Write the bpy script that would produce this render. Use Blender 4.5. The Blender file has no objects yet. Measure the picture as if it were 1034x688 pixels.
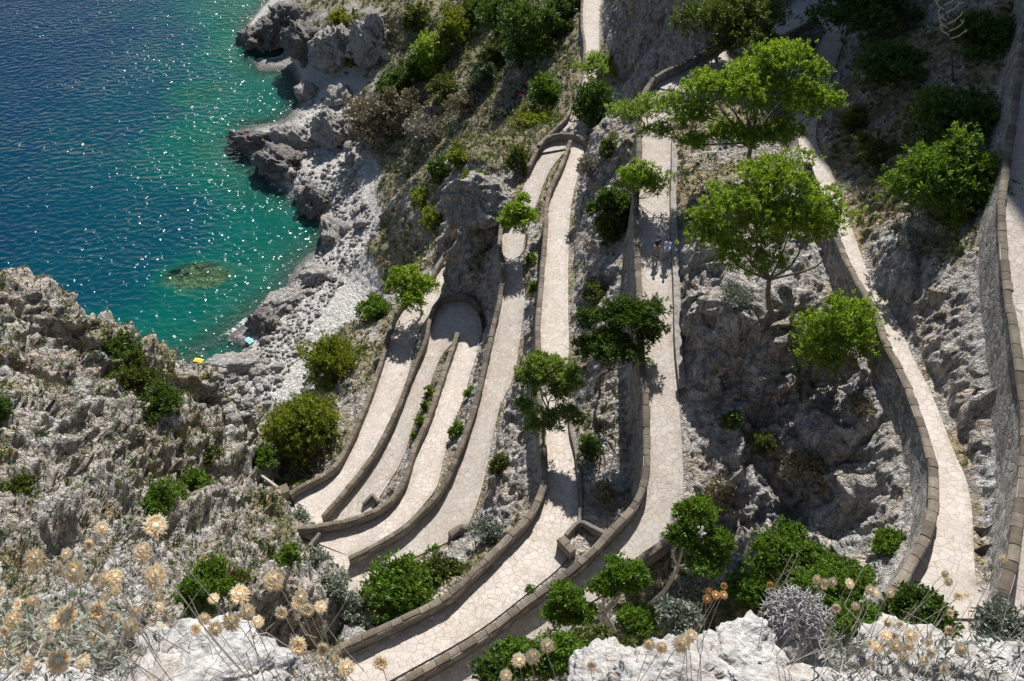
import bpy, bmesh, math, random
import numpy as np
from mathutils import Vector, Matrix, Quaternion
from mathutils.geometry import delaunay_2d_cdt
from mathutils.bvhtree import BVHTree
from mathutils.kdtree import KDTree

random.seed(7); rng = np.random.default_rng(7)
C = bpy.context.scene.collection
CAMZ = 115.0           # camera height above the sea
FPX = 789.0            # focal length in pixels of a 1034 px wide picture
S2 = math.sqrt(.5)     # the camera looks 45 degrees down

def ray(u, v):
    x = (u-517.)/FPX; y = (344.-v)/FPX
    return np.array([x, S2+S2*y, -S2+S2*y])
def Wz(u, v, z):       # point of height z (relative to camera) seen in direction (u,v)
    d = ray(u, v); p = d*(z/d[2]); p[2] += CAMZ; return p
def Wt(u, v, t):
    p = ray(u, v)*t; p[2] += CAMZ; return p

SUN_AZ, SUN_EL = math.radians(11), math.radians(42)

# ------------------------------------------------------------------ mesh helpers
def mesh_obj(name, V, F, mats, parent=None, smooth=False, uv=None, link=True, mi=None, col=None):
    me = bpy.data.meshes.new(name)
    V = np.asarray(V, dtype=np.float64)
    if isinstance(F, np.ndarray):
        n, k = F.shape
        me.vertices.add(len(V)); me.vertices.foreach_set('co', V.astype(np.float32).ravel())
        me.loops.add(n*k); me.loops.foreach_set('vertex_index', F.astype(np.int32).ravel())
        me.polygons.add(n); me.polygons.foreach_set('loop_start', np.arange(0, n*k, k, dtype=np.int32))
        me.update(calc_edges=True)
    else:
        me.from_pydata([tuple(p) for p in V], [], [tuple(f) for f in F]); me.update()
    if uv is not None:
        ul = me.uv_layers.new(name='UVMap')
        li = np.empty(len(me.loops), dtype=np.int32); me.loops.foreach_get('vertex_index', li)
        ul.data.foreach_set('uv', np.asarray(uv, dtype=np.float32)[li].ravel())
    for m in (mats if isinstance(mats, (list, tuple)) else [mats]): me.materials.append(m)
    if mi is not None: me.polygons.foreach_set('material_index', np.asarray(mi, dtype=np.int32))
    if smooth: me.polygons.foreach_set('use_smooth', np.ones(len(me.polygons), dtype=bool))
    if col is not None:
        for nm, a in col.items():
            at = me.attributes.new(nm, 'FLOAT', 'POINT'); at.data.foreach_set('value', np.asarray(a, dtype=np.float32))
    o = bpy.data.objects.new(name, me)
    if link: C.objects.link(o)
    if parent is not None: o.parent = parent
    return o
def tag(o, label=None, cat=None, group=None, kind=None):
    if label: o['label'] = label
    if cat: o['category'] = cat
    if group: o['group'] = group
    if kind or cat: o['kind'] = kind or 'thing'
    return o
def thing(name, loc, label, cat, group=None):
    o = bpy.data.objects.new(name, None); C.objects.link(o); o.location = loc; o.empty_display_size = .2
    return tag(o, label, cat, group, 'thing')
def copy_tree(o, parent=None):
    c = o.copy(); C.objects.link(c)
    if parent is not None: c.parent = parent
    for ch in list(o.children): copy_tree(ch, c)
    return c

class MB:
    def __init__(s): s.V = []; s.F = []; s.n = 0; s.uv = []
    def add(s, V, F, uv=None):
        V = np.asarray(V, float); s.V.append(V); s.F += [tuple(i+s.n for i in f) for f in F]; s.n += len(V)
        s.uv.append(np.zeros((len(V), 2)) if uv is None else np.asarray(uv, float))
    def tube(s, P, R, k=7, cap=True):
        P = np.asarray(P, float); n = len(P); R = np.broadcast_to(np.asarray(R, float), (n,))
        V = []; F = []
        T = np.gradient(P, axis=0); T /= np.linalg.norm(T, axis=1)[:, None]+1e-9
        a = np.array([.31, .77, .12]) if abs(T[0][2]) > .8 else np.array([0, 0, 1.])
        for i in range(n):
            x = np.cross(T[i], a); x /= np.linalg.norm(x)+1e-9; y = np.cross(T[i], x); a = -np.cross(T[i], x) if False else a
            for j in range(k):
                q = 2*math.pi*j/k; V.append(P[i]+R[i]*(math.cos(q)*x+math.sin(q)*y))
        for i in range(n-1):
            for j in range(k):
                j2 = (j+1) % k; F.append((i*k+j, i*k+j2, (i+1)*k+j2, (i+1)*k+j))
        if cap: F += [tuple(range(k-1, -1, -1)), tuple((n-1)*k+j for j in range(k))]
        s.add(V, F)
    def box(s, c, sx, sy, sz, rz=0):
        c = np.asarray(c, float); ca, sa = math.cos(rz), math.sin(rz); V = []
        for dz in (-.5, .5):
            for dx, dy in ((-.5, -.5), (.5, -.5), (.5, .5), (-.5, .5)):
                x, y = dx*sx, dy*sy; V.append(c+[ca*x-sa*y, sa*x+ca*y, dz*sz])
        s.add(V, [(3, 2, 1, 0), (4, 5, 6, 7), (0, 1, 5, 4), (1, 2, 6, 5), (2, 3, 7, 6), (3, 0, 4, 7)])
    def build(s, name, mat, parent=None, smooth=False, origin=None):
        V = np.concatenate(s.V)
        if origin is not None: V = V-np.asarray(origin)
        return mesh_obj(name, V, s.F, mat, parent, smooth, uv=np.concatenate(s.uv))

# ------------------------------------------------------------------ noise
_perm = rng.permutation(4096).astype(np.int64)
_g = rng.normal(size=(4096, 3)); _g /= np.linalg.norm(_g, axis=1)[:, None]
_rv = rng.random((4096, 3))
def _h(i, j, k): return _perm[(_perm[(_perm[i & 4095]+j) & 4095]+k) & 4095]
def perlin(P):
    I = np.floor(P).astype(np.int64); f = P-I; w = f*f*f*(f*(f*6-15)+10); out = np.zeros(len(P))
    for a in (0, 1):
        wx = w[:, 0] if a else 1-w[:, 0]
        for b in (0, 1):
            wy = w[:, 1] if b else 1-w[:, 1]
            for c in (0, 1):
                wz = w[:, 2] if c else 1-w[:, 2]
                g = _g[_h(I[:, 0]+a, I[:, 1]+b, I[:, 2]+c)]
                out += wx*wy*wz*((f-np.array([a, b, c]))*g).sum(1)
    return out*1.5
def fbm(P, oct=4, gain=.5, ridged=False):
    s = np.zeros(len(P)); a = 1.; Q = np.array(P, float)
    for o in range(oct):
        n = perlin(Q)
        s += a*((1-2*np.abs(n)) if ridged else n); a *= gain; Q = Q*2.03+17.3
    return s
def worley(P):
    I = np.floor(P).astype(np.int64); f = P-I; d1 = np.full(len(P), 9.); d2 = np.full(len(P), 9.); cid = np.zeros(len(P), dtype=np.int64)
    for a in (-1, 0, 1):
        for b in (-1, 0, 1):
            for c in (-1, 0, 1):
                h = _h(I[:, 0]+a, I[:, 1]+b, I[:, 2]+c); q = _rv[h]+np.array([a, b, c])-f; d = (q*q).sum(1)
                m = d < d1; d2 = np.where(m, d1, np.minimum(d2, d)); cid = np.where(m, h, cid); d1 = np.where(m, d, d1)
    return np.sqrt(d1), np.sqrt(d2), cid

def facet(P, seed=0):
    """angular fracture: every cell is a plane tilted at random"""
    I = np.floor(P).astype(np.int64); f = P-I; d1 = np.full(len(P), 9.); val = np.zeros(len(P))
    for a in (-1, 0, 1):
        for b in (-1, 0, 1):
            for c in (-1, 0, 1):
                h = _h(I[:, 0]+a+seed, I[:, 1]+b, I[:, 2]+c); q = f-_rv[h]-np.array([a, b, c]); d = (q*q).sum(1)
                m = d < d1; d1 = np.where(m, d, d1); val = np.where(m, (q*_g[h]).sum(1)*1.3+(_rv[h][:, 0]-.5)*.55, val)
    return val

# ------------------------------------------------------------------ polylines
def spline(P, step=.4):
    P = [np.asarray(p, float) for p in P]; Q = [2*P[0]-P[1]]+P+[2*P[-1]-P[-2]]; out = []
    for i in range(1, len(Q)-2):
        p0, p1, p2, p3 = Q[i-1:i+3]
        for k in range(12):
            t = k/12.
            # centripetal-ish damping of tangents
            l = np.linalg.norm(p2-p1)
            m1 = (p2-p0)/(np.linalg.norm(p2-p0)+1e-9)*l; m2 = (p3-p1)/(np.linalg.norm(p3-p1)+1e-9)*l
            out.append((2*t**3-3*t*t+1)*p1+(t**3-2*t*t+t)*m1+(-2*t**3+3*t*t)*p2+(t**3-t*t)*m2)
    out.append(P[-1]); return resample(np.array(out), step)
def resample(P, step=None, n=None):
    d = np.r_[0, np.cumsum(np.linalg.norm(np.diff(P, axis=0), axis=1))]
    if n is None: n = max(2, int(d[-1]/step)+1)
    s = np.linspace(0, d[-1], n); return np.stack([np.interp(s, d, P[:, i]) for i in range(3)], 1)
# ------------------------------------------------------------------ materials
def newmat(name):
    m = bpy.data.materials.new(name); m.use_nodes = True; nt = m.node_tree
    b = nt.nodes['Principled BSDF']; return m, nt, b
def N(nt, t, **kw):
    n = nt.nodes.new(t)
    for k, v in kw.items():
        if k in n.inputs.keys() if hasattr(n, 'inputs') else False: n.inputs[k].default_value = v
        else: setattr(n, k, v)
    return n
def ramp(nt, fac, stops, interp='LINEAR'):
    r = nt.nodes.new('ShaderNodeValToRGB'); r.color_ramp.interpolation = interp
    e = r.color_ramp.elements
    while len(e) < len(stops): e.new(.5)
    for x, (p, c) in zip(e, stops):
        x.position = p; x.color = (*c, 1) if not isinstance(c, (int, float)) else (c, c, c, 1)
    if fac is not None: nt.links.new(fac, r.inputs[0])
    return r
def mixc(nt, fac, a, b, mode='MIX'):
    m = nt.nodes.new('ShaderNodeMix'); m.data_type = 'RGBA'; m.blend_type = mode
    for s, v in ((0, fac), (6, a), (7, b)):
        if isinstance(v, bpy.types.NodeSocket): nt.links.new(v, m.inputs[s])
        else: m.inputs[s].default_value = v if s == 0 else (*v, 1)
    return m.outputs[2]
def math_(nt, op, a, b=0., c=None):
    m = nt.nodes.new('ShaderNodeMath'); m.operation = op
    for i, v in enumerate((a, b) if c is None else (a, b, c)):
        if isinstance(v, bpy.types.NodeSocket): nt.links.new(v, m.inputs[i])
        else: m.inputs[i].default_value = v
    return m.outputs[0]
def noise(nt, vec, scale, detail=4, rough=.55, dist=0.):
    n = nt.nodes.new('ShaderNodeTexNoise'); n.inputs['Scale'].default_value = scale; n.inputs['Detail'].default_value = detail
    n.inputs['Roughness'].default_value = rough; n.inputs['Distortion'].default_value = dist
    if vec is not None: nt.links.new(vec, n.inputs['Vector'])
    return n.outputs['Fac']
def voro(nt, vec, scale, feature='F1', rnd=1.):
    n = nt.nodes.new('ShaderNodeTexVoronoi'); n.feature = feature; n.inputs['Scale'].default_value = scale
    n.inputs['Randomness'].default_value = rnd
    if vec is not None: nt.links.new(vec, n.inputs['Vector'])
    return n
def mapping(nt, vec, scale=(1, 1, 1), rot=(0, 0, 0)):
    m = nt.nodes.new('ShaderNodeMapping'); m.inputs['Scale'].default_value = scale; m.inputs['Rotation'].default_value = rot
    nt.links.new(vec, m.inputs['Vector']); return m.outputs[0]
def bump(nt, h, strength, dist, prev=None):
    b = nt.nodes.new('ShaderNodeBump'); b.inputs['Strength'].default_value = strength; b.inputs['Distance'].default_value = dist
    nt.links.new(h, b.inputs['Height'])
    if prev is not None: nt.links.new(prev, b.inputs['Normal'])
    return b.outputs[0]
def objco(nt): return nt.nodes.new('ShaderNodeTexCoord').outputs['Object']
def worldco(nt): return nt.nodes.new('ShaderNodeNewGeometry').outputs['Position']

def rock_mat(name, feat=1., light=(.62, .605, .58), warm=(.57, .475, .375), dark=(.13, .125, .125), veg=False, bstr=1.):
    m, nt, b = newmat(name); L = nt.links; P = worldco(nt)
    n1 = noise(nt, P, .35/feat, 6, .62); n2 = noise(nt, P, 1.6/feat, 8, .68, .4); n3 = noise(nt, P, 7./feat, 6, .7)
    st = noise(nt, mapping(nt, P, (1.3/feat, 1.3/feat, .22/feat), (.25, .35, 0)), 1.2, 6, .65, .6)
    base = mixc(nt, ramp(nt, n1, [(.38, 0.), (.60, 1.)]).outputs[0], light, warm)
    n4 = noise(nt, P, .9/feat, 5, .7, .8); base = mixc(nt, ramp(nt, n4, [(.52, 0.), (.64, .7)]).outputs[0], base, (warm[0]*.62, warm[1]*.52, warm[2]*.42))
    base = mixc(nt, ramp(nt, n2, [(.42, 0.), (.60, .75)]).outputs[0], base, (light[0]*.62, light[1]*.62, light[2]*.64))
    base = mixc(nt, ramp(nt, st, [(.50, 0.), (.66, .8)]).outputs[0], base, dark)
    cr = noise(nt, mapping(nt, P, (1., 1., .5), (.3, .5, .2)), .9/feat, 5, .6, 1.2)
    crack = ramp(nt, math_(nt, 'ABSOLUTE', math_(nt, 'SUBTRACT', cr, .5)), [(0., 1.), (.022, 0.)]).outputs[0]
    base = mixc(nt, math_(nt, 'MULTIPLY', crack, math_(nt, 'MULTIPLY', n2, .8)), base, dark)
    base = mixc(nt, ramp(nt, n3, [(.36, .85), (.62, 0.)]).outputs[0], base, (dark[0]*1.5, dark[1]*1.5, dark[2]*1.45), 'MIX') if False else base
    base = mixc(nt, .55, base, ramp(nt, n3, [(.3, .35), (.7, 1.)]).outputs[0], 'MULTIPLY') if False else mixc(nt, .35, base, ramp(nt, n3, [(.32, .25), (.62, 1.)]).outputs[0], 'MULTIPLY')
    if veg:
        at = nt.nodes.new('ShaderNodeAttribute'); at.attribute_name = 'veg'
        g = ramp(nt, noise(nt, P, .8, 6, .65), [(.30, (.11, .135, .055)), (.44, (.21, .215, .115)), (.56, (.45, .345, .215)), (.70, (.21, .22, .125))]).outputs[0]
        g = mixc(nt, .5, g, ramp(nt, n3, [(.35, .35), (.6, 1.)]).outputs[0], 'MULTIPLY')
        f = ramp(nt, math_(nt, 'ADD', at.outputs['Fac'], math_(nt, 'MULTIPLY', math_(nt, 'SUBTRACT', n2, .5), 1.6)), [(.42, 0.), (.58, 1.)]).outputs[0]
        base = mixc(nt, f, base, g)
        ab = nt.nodes.new('ShaderNodeAttribute'); ab.attribute_name = 'beach'
        bc = ramp(nt, n2, [(.34, (.50, .475, .44)), (.58, (.76, .73, .69))]).outputs[0]
        bc = mixc(nt, .4, bc, ramp(nt, n3, [(.34, .35), (.6, 1.)]).outputs[0], 'MULTIPLY')
        base = mixc(nt, ab.outputs['Fac'], base, bc)
        sb = nt.nodes.new('ShaderNodeSeparateXYZ'); L.new(P, sb.inputs[0])
        wet = nt.nodes.new('ShaderNodeMapRange'); L.new(math_(nt, 'ADD', sb.outputs[2], math_(nt, 'MULTIPLY', math_(nt, 'SUBTRACT', n2, .5), 1.5)), wet.inputs[0])
        wet.inputs[1].default_value = .2; wet.inputs[2].default_value = 1.3; wet.inputs[3].default_value = .8; wet.inputs[4].default_value = 0.
        base = mixc(nt, wet.outputs[0], base, (.055, .05, .042))
    L.new(base, b.inputs['Base Color']); b.inputs['Roughness'].default_value = .92; b.inputs['Specular IOR Level'].default_value = .25
    hh = math_(nt, 'ADD', math_(nt, 'MULTIPLY', n2, 1.), math_(nt, 'MULTIPLY', n3, .35))
    hh = math_(nt, 'SUBTRACT', hh, math_(nt, 'MULTIPLY', crack, .35))
    wn = nt.nodes.new('ShaderNodeTexNoise'); wn.inputs['Scale'].default_value = .9/feat; wn.inputs['Detail'].default_value = 3; L.new(P, wn.inputs['Vector'])
    wv = nt.nodes.new('ShaderNodeVectorMath'); wv.operation = 'MULTIPLY_ADD'; L.new(wn.outputs['Color'], wv.inputs[0]); wv.inputs[1].default_value = (1.1*feat,)*3; L.new(mapping(nt, P, (1, 1, .6), (.5, .35, 0)), wv.inputs[2])
    b1 = voro(nt, wv.outputs[0], 1.0/feat, 'DISTANCE_TO_EDGE').outputs['Distance']; b2 = voro(nt, wv.outputs[0], 2.7/feat, 'DISTANCE_TO_EDGE').outputs['Distance']
    vc = voro(nt, wv.outputs[0], 1.9/feat); sc_ = nt.nodes.new('ShaderNodeSeparateColor'); L.new(vc.outputs['Color'], sc_.inputs[0])
    hh = math_(nt, 'ADD', hh, math_(nt, 'ADD', math_(nt, 'MULTIPLY', math_(nt, 'MINIMUM', b1, .22), 1.7), math_(nt, 'ADD', math_(nt, 'MULTIPLY', math_(nt, 'MINIMUM', b2, .2), 1.1), math_(nt, 'MULTIPLY', sc_.outputs[0], .35))))
    L.new(bump(nt, hh, .9*bstr, .55*feat), b.inputs['Normal'])
    return m

M = {}
M['terrain'] = rock_mat('terrain_rock', 1., veg=True)
M['boulder'] = rock_mat('boulder_rock', 1.1, light=(.60, .58, .55), warm=(.55, .50, .44), dark=(.28, .27, .25))
M['dark_boulder'] = rock_mat('dark_shore_rock', 1.6, light=(.34, .33, .315), warm=(.32, .28, .24), dark=(.09, .09, .09))
M['cliffrock'] = rock_mat('grey_cliff_rock', 1.3, light=(.44, .425, .41), warm=(.42, .36, .30), dark=(.12, .115, .11))
M['nearrock'] = rock_mat('near_white_rock', .2, light=(.58, .57, .555), warm=(.50, .465, .42), dark=(.33, .32, .30), bstr=.5)
M['seabed_rock'] = rock_mat('seabed_rock', 1.2, light=(.46, .38, .19), warm=(.36, .29, .14), dark=(.12, .11, .06))

def paving():
    m, nt, b = newmat('flagstone_paving'); L = nt.links; P = worldco(nt)
    Pm = mapping(nt, P, (1, 1, .02))
    wob = nt.nodes.new('ShaderNodeTexNoise'); wob.inputs['Scale'].default_value = .9; wob.inputs['Detail'].default_value = 3; L.new(Pm, wob.inputs['Vector'])
    va = nt.nodes.new('ShaderNodeVectorMath'); va.operation = 'MULTIPLY_ADD'; L.new(wob.outputs['Color'], va.inputs[0]); va.inputs[1].default_value = (.35, .35, 0); L.new(Pm, va.inputs[2])
    e = voro(nt, va.outputs[0], 2.25, 'DISTANCE_TO_EDGE'); cc = voro(nt, va.outputs[0], 2.25, 'F1')
    sep = nt.nodes.new('ShaderNodeSeparateColor'); L.new(cc.outputs['Color'], sep.inputs[0])
    stone = ramp(nt, sep.outputs[0], [(0., (.43, .38, .335)), (.35, (.485, .435, .39)), (.7, (.52, .475, .43)), (1., (.46, .40, .35))]).outputs[0]
    # narrow border of small cobbles along both sides (uv.x runs 0..1 across, uv.y metres along)
    uv = nt.nodes.new('ShaderNodeUVMap'); sx = nt.nodes.new('ShaderNodeSeparateXYZ'); L.new(uv.outputs[0], sx.inputs[0])
    dist = math_(nt, 'ABSOLUTE', math_(nt, 'SUBTRACT', sx.outputs[0], .5))
    ef = ramp(nt, dist, [(.40, 0.), (.405, 1.)]).outputs[0]
    sm = voro(nt, va.outputs[0], 4.6, 'DISTANCE_TO_EDGE')
    bst = mixc(nt, .0, (.54, .50, .46), (.4, .4, .4))
    n = noise(nt, P, 3.5, 5, .65); nb = noise(nt, P, .45, 4, .6)
    stone = mixc(nt, ef, stone, bst)
    joint = ramp(nt, e.outputs['Distance'], [(.012, 1.), (.045, 0.)]).outputs[0]
    js = ramp(nt, sm.outputs['Distance'], [(.04, .75), (.12, 0.)]).outputs[0]
    jf = mixc(nt, ef, joint, js)
    line = ramp(nt, dist, [(.392, 0.), (.396, .55), (.402, .55), (.406, 0.)]).outputs[0]
    stone = mixc(nt, line, stone, (.43, .24, .17))
    col = mixc(nt, math_(nt, 'MULTIPLY', jf, .75), stone, (.25, .20, .155))
    col = mixc(nt, ramp(nt, nb, [(.42, 0.), (.62, .55)]).outputs[0], col, (.40, .34, .28))
    col = mixc(nt, .35, col, ramp(nt, n, [(.3, .45), (.6, 1.)]).outputs[0], 'MULTIPLY')
    # relaid patches, grey stains and earth washed to the sides
    pt = voro(nt, Pm, .23); ps = nt.nodes.new('ShaderNodeSeparateColor'); L.new(pt.outputs['Color'], ps.inputs[0])
    col = mixc(nt, ramp(nt, ps.outputs[1], [(.62, 0.), (.64, .22)]).outputs[0], col, (.46, .43, .40))
    n5 = noise(nt, mapping(nt, P, (1, 1, .1)), .22, 6, .7, .5); col = mixc(nt, ramp(nt, n5, [(.5, 0.), (.66, .5)]).outputs[0], col, (.30, .275, .25))
    n6 = noise(nt, P, 1.3, 6, .7); side = math_(nt, 'MULTIPLY', ramp(nt, dist, [(.26, 0.), (.5, 1.)]).outputs[0], ramp(nt, n6, [(.42, 0.), (.62, .85)]).outputs[0])
    col = mixc(nt, side, col, (.235, .195, .15))
    L.new(col, b.inputs['Base Color']); b.inputs['Roughness'].default_value = .9; b.inputs['Specular IOR Level'].default_value = .2
    h = math_(nt, 'SUBTRACT', math_(nt, 'MULTIPLY', n, .4), jf)
    L.new(bump(nt, h, .5, .03), b.inputs['Normal'])
    return m
M['paving'] = paving()

def masonry(name, cols, scale=2.6, joint=(.30, .28, .25), bs=.7):
    m, nt, b = newmat(name); L = nt.links; uv = nt.nodes.new('ShaderNodeUVMap').outputs[0]
    Pm = mapping(nt, uv, (1, 1.5, 1)); P = worldco(nt)
    wob = nt.nodes.new('ShaderNodeTexNoise'); wob.inputs['Scale'].default_value = 2.; L.new(Pm, wob.inputs['Vector'])
    va = nt.nodes.new('ShaderNodeVectorMath'); va.operation = 'MULTIPLY_ADD'; L.new(wob.outputs['Color'], va.inputs[0]); va.inputs[1].default_value = (.2, .2, 0); L.new(Pm, va.inputs[2])
    e = voro(nt, va.outputs[0], scale, 'DISTANCE_TO_EDGE'); c = voro(nt, va.outputs[0], scale)
    sep = nt.nodes.new('ShaderNodeSeparateColor'); L.new(c.outputs['Color'], sep.inputs[0])
    n = noise(nt, P, 5., 6, .65); nb = noise(nt, P, .6, 4, .6)
    col = ramp(nt, sep.outputs[0], [(i/(len(cols)-1), q) for i, q in enumerate(cols)]).outputs[0]
    j = ramp(nt, e.outputs['Distance'], [(.02, 1.), (.08, 0.)]).outputs[0]
    col = mixc(nt, j, col, joint)
    col = mixc(nt, ramp(nt, nb, [(.42, 0.), (.68, .55)]).outputs[0], col, (.10, .09, .08))
    col = mixc(nt, .5, col, ramp(nt, n, [(.3, .3), (.62, 1.)]).outputs[0], 'MULTIPLY')
    L.new(col, b.inputs['Base Color']); b.inputs['Roughness'].default_value = .93; b.inputs['Specular IOR Level'].default_value = .2
    h = math_(nt, 'SUBTRACT', math_(nt, 'MULTIPLY', n, .5), j); L.new(bump(nt, h, bs, .06), b.inputs['Normal'])
    return m
M['masonry'] = masonry('rubble_masonry', [(.24, .215, .18), (.34, .31, .27), (.19, .165, .135), (.40, .37, .33)], 1.9)
M['greymasonry'] = masonry('grey_rubble_masonry', [(.30, .285, .26), (.42, .40, .37), (.17, .16, .15), (.36, .33, .30), (.46, .44, .41)], 2.15, joint=(.17, .16, .145))

def coping_mat():
    m, nt, b = newmat('coping_stone'); L = nt.links; P = worldco(nt)
    g = nt.nodes.new('ShaderNodeNewGeometry'); r = g.outputs['Random Per Island']
    n = noise(nt, P, 4., 7, .7); nb = noise(nt, P, 1.1, 4, .6)
    col = ramp(nt, r, [(0., (.11, .09, .068)), (.5, (.165, .138, .105)), (1., (.235, .20, .158))]).outputs[0]
    col = mixc(nt, ramp(nt, nb, [(.45, 0.), (.65, .5)]).outputs[0], col, (.10, .09, .075))
    col = mixc(nt, .5, col, ramp(nt, n, [(.3, .3), (.6, 1.)]).outputs[0], 'MULTIPLY')
    L.new(col, b.inputs['Base Color']); b.inputs['Roughness'].default_value = .92; b.inputs['Specular IOR Level'].default_value = .2
    L.new(bump(nt, n, .5, .04), b.inputs['Normal']); return m
M['coping'] = coping_mat()
def plain(name, col, rough=.8, var=.35, sc=6.):
    m, nt, b = newmat(name); L = nt.links; n = noise(nt, worldco(nt), sc, 6, .65)
    L.new(mixc(nt, ramp(nt, n, [(.35, var), (.6, 0.)]).outputs[0], col, tuple(c*.45 for c in col)), b.inputs['Base Color'])
    b.inputs['Roughness'].default_value = rough; b.inputs['Specular IOR Level'].default_value = .25; return m
M['mortar'] = plain('lime_mortar', (.40, .365, .32)); M['kerb'] = plain('weathered_kerb', (.33, .30, .27), .9, .9, 3.)
M['bark'] = plain('grey_bark', (.17, .14, .115), .95, .8, 9.)
M['palebark'] = plain('bleached_bark', (.42, .38, .33), .95, .6, 9.)
def leaf(name, stops, trans=.35, tint=(1.3, 1.25, .5)):
    m, nt, b = newmat(name); L = nt.links; nt.nodes.remove(b); out = [n for n in nt.nodes if n.type == 'OUTPUT_MATERIAL'][0]
    g = nt.nodes.new('ShaderNodeNewGeometry')
    c = ramp(nt, g.outputs['Random Per Island'], [(i/(len(stops)-1), s) for i, s in enumerate(stops)]).outputs[0]
    big = noise(nt, worldco(nt), 1.1, 3, .5)
    c = mixc(nt, .5, c, ramp(nt, big, [(.35, .55), (.62, 1.)]).outputs[0], 'MULTIPLY')
    d = nt.nodes.new('ShaderNodeBsdfPrincipled'); d.inputs['Roughness'].default_value = .55; d.inputs['Specular IOR Level'].default_value = .3; L.new(c, d.inputs['Base Color'])
    t = nt.nodes.new('ShaderNodeBsdfTranslucent'); L.new(mixc(nt, 1., c, tint, 'MULTIPLY'), t.inputs[0])
    mx = nt.nodes.new('ShaderNodeMixShader'); mx.inputs[0].default_value = trans; L.new(d.outputs[0], mx.inputs[1]); L.new(t.outputs[0], mx.inputs[2]); L.new(mx.outputs[0], out.inputs[0])
    return m
M['pine'] = leaf('pine_needles', [(.075, .14, .013), (.15, .25, .022), (.24, .365, .04), (.33, .44, .085)], .5)
M['pinepale'] = leaf('pale_pine_needles', [(.10, .17, .035), (.17, .26, .06), (.25, .34, .10)], .5)
M['pinegrey'] = leaf('grey_green_needles', [(.05, .08, .02), (.09, .135, .03), (.14, .185, .045)], .35)
M['yolive'] = leaf('yellowish_leaves', [(.09, .125, .013), (.17, .22, .022), (.26, .31, .045)], .42)
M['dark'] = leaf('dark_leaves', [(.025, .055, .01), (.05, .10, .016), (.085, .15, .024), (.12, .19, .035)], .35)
M['green'] = leaf('green_leaves', [(.05, .11, .013), (.105, .20, .022), (.18, .29, .04)], .42)
M['olive'] = leaf('olive_leaves', [(.06, .085, .02), (.10, .13, .03), (.15, .18, .045)], .3)
M['yellow'] = leaf('yellow_green_leaves', [(.11, .15, .02), (.18, .22, .03), (.24, .28, .05)], .4)
M['silver'] = leaf('silver_leaves', [(.15, .18, .13), (.25, .285, .22), (.34, .37, .31)], .15, (1, 1, .9))
M['dry'] = leaf('dry_scrub', [(.17, .145, .085), (.27, .23, .14), (.36, .31, .20)], .15, (1, 1, .8))
M['drygrey'] = leaf('grey_dry_scrub', [(.20, .18, .16), (.30, .28, .25), (.40, .37, .33)], .1)
M['blue'] = leaf('blue_green_leaves', [(.05, .09, .06), (.09, .14, .09), (.13, .19, .13)], .2)

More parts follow.
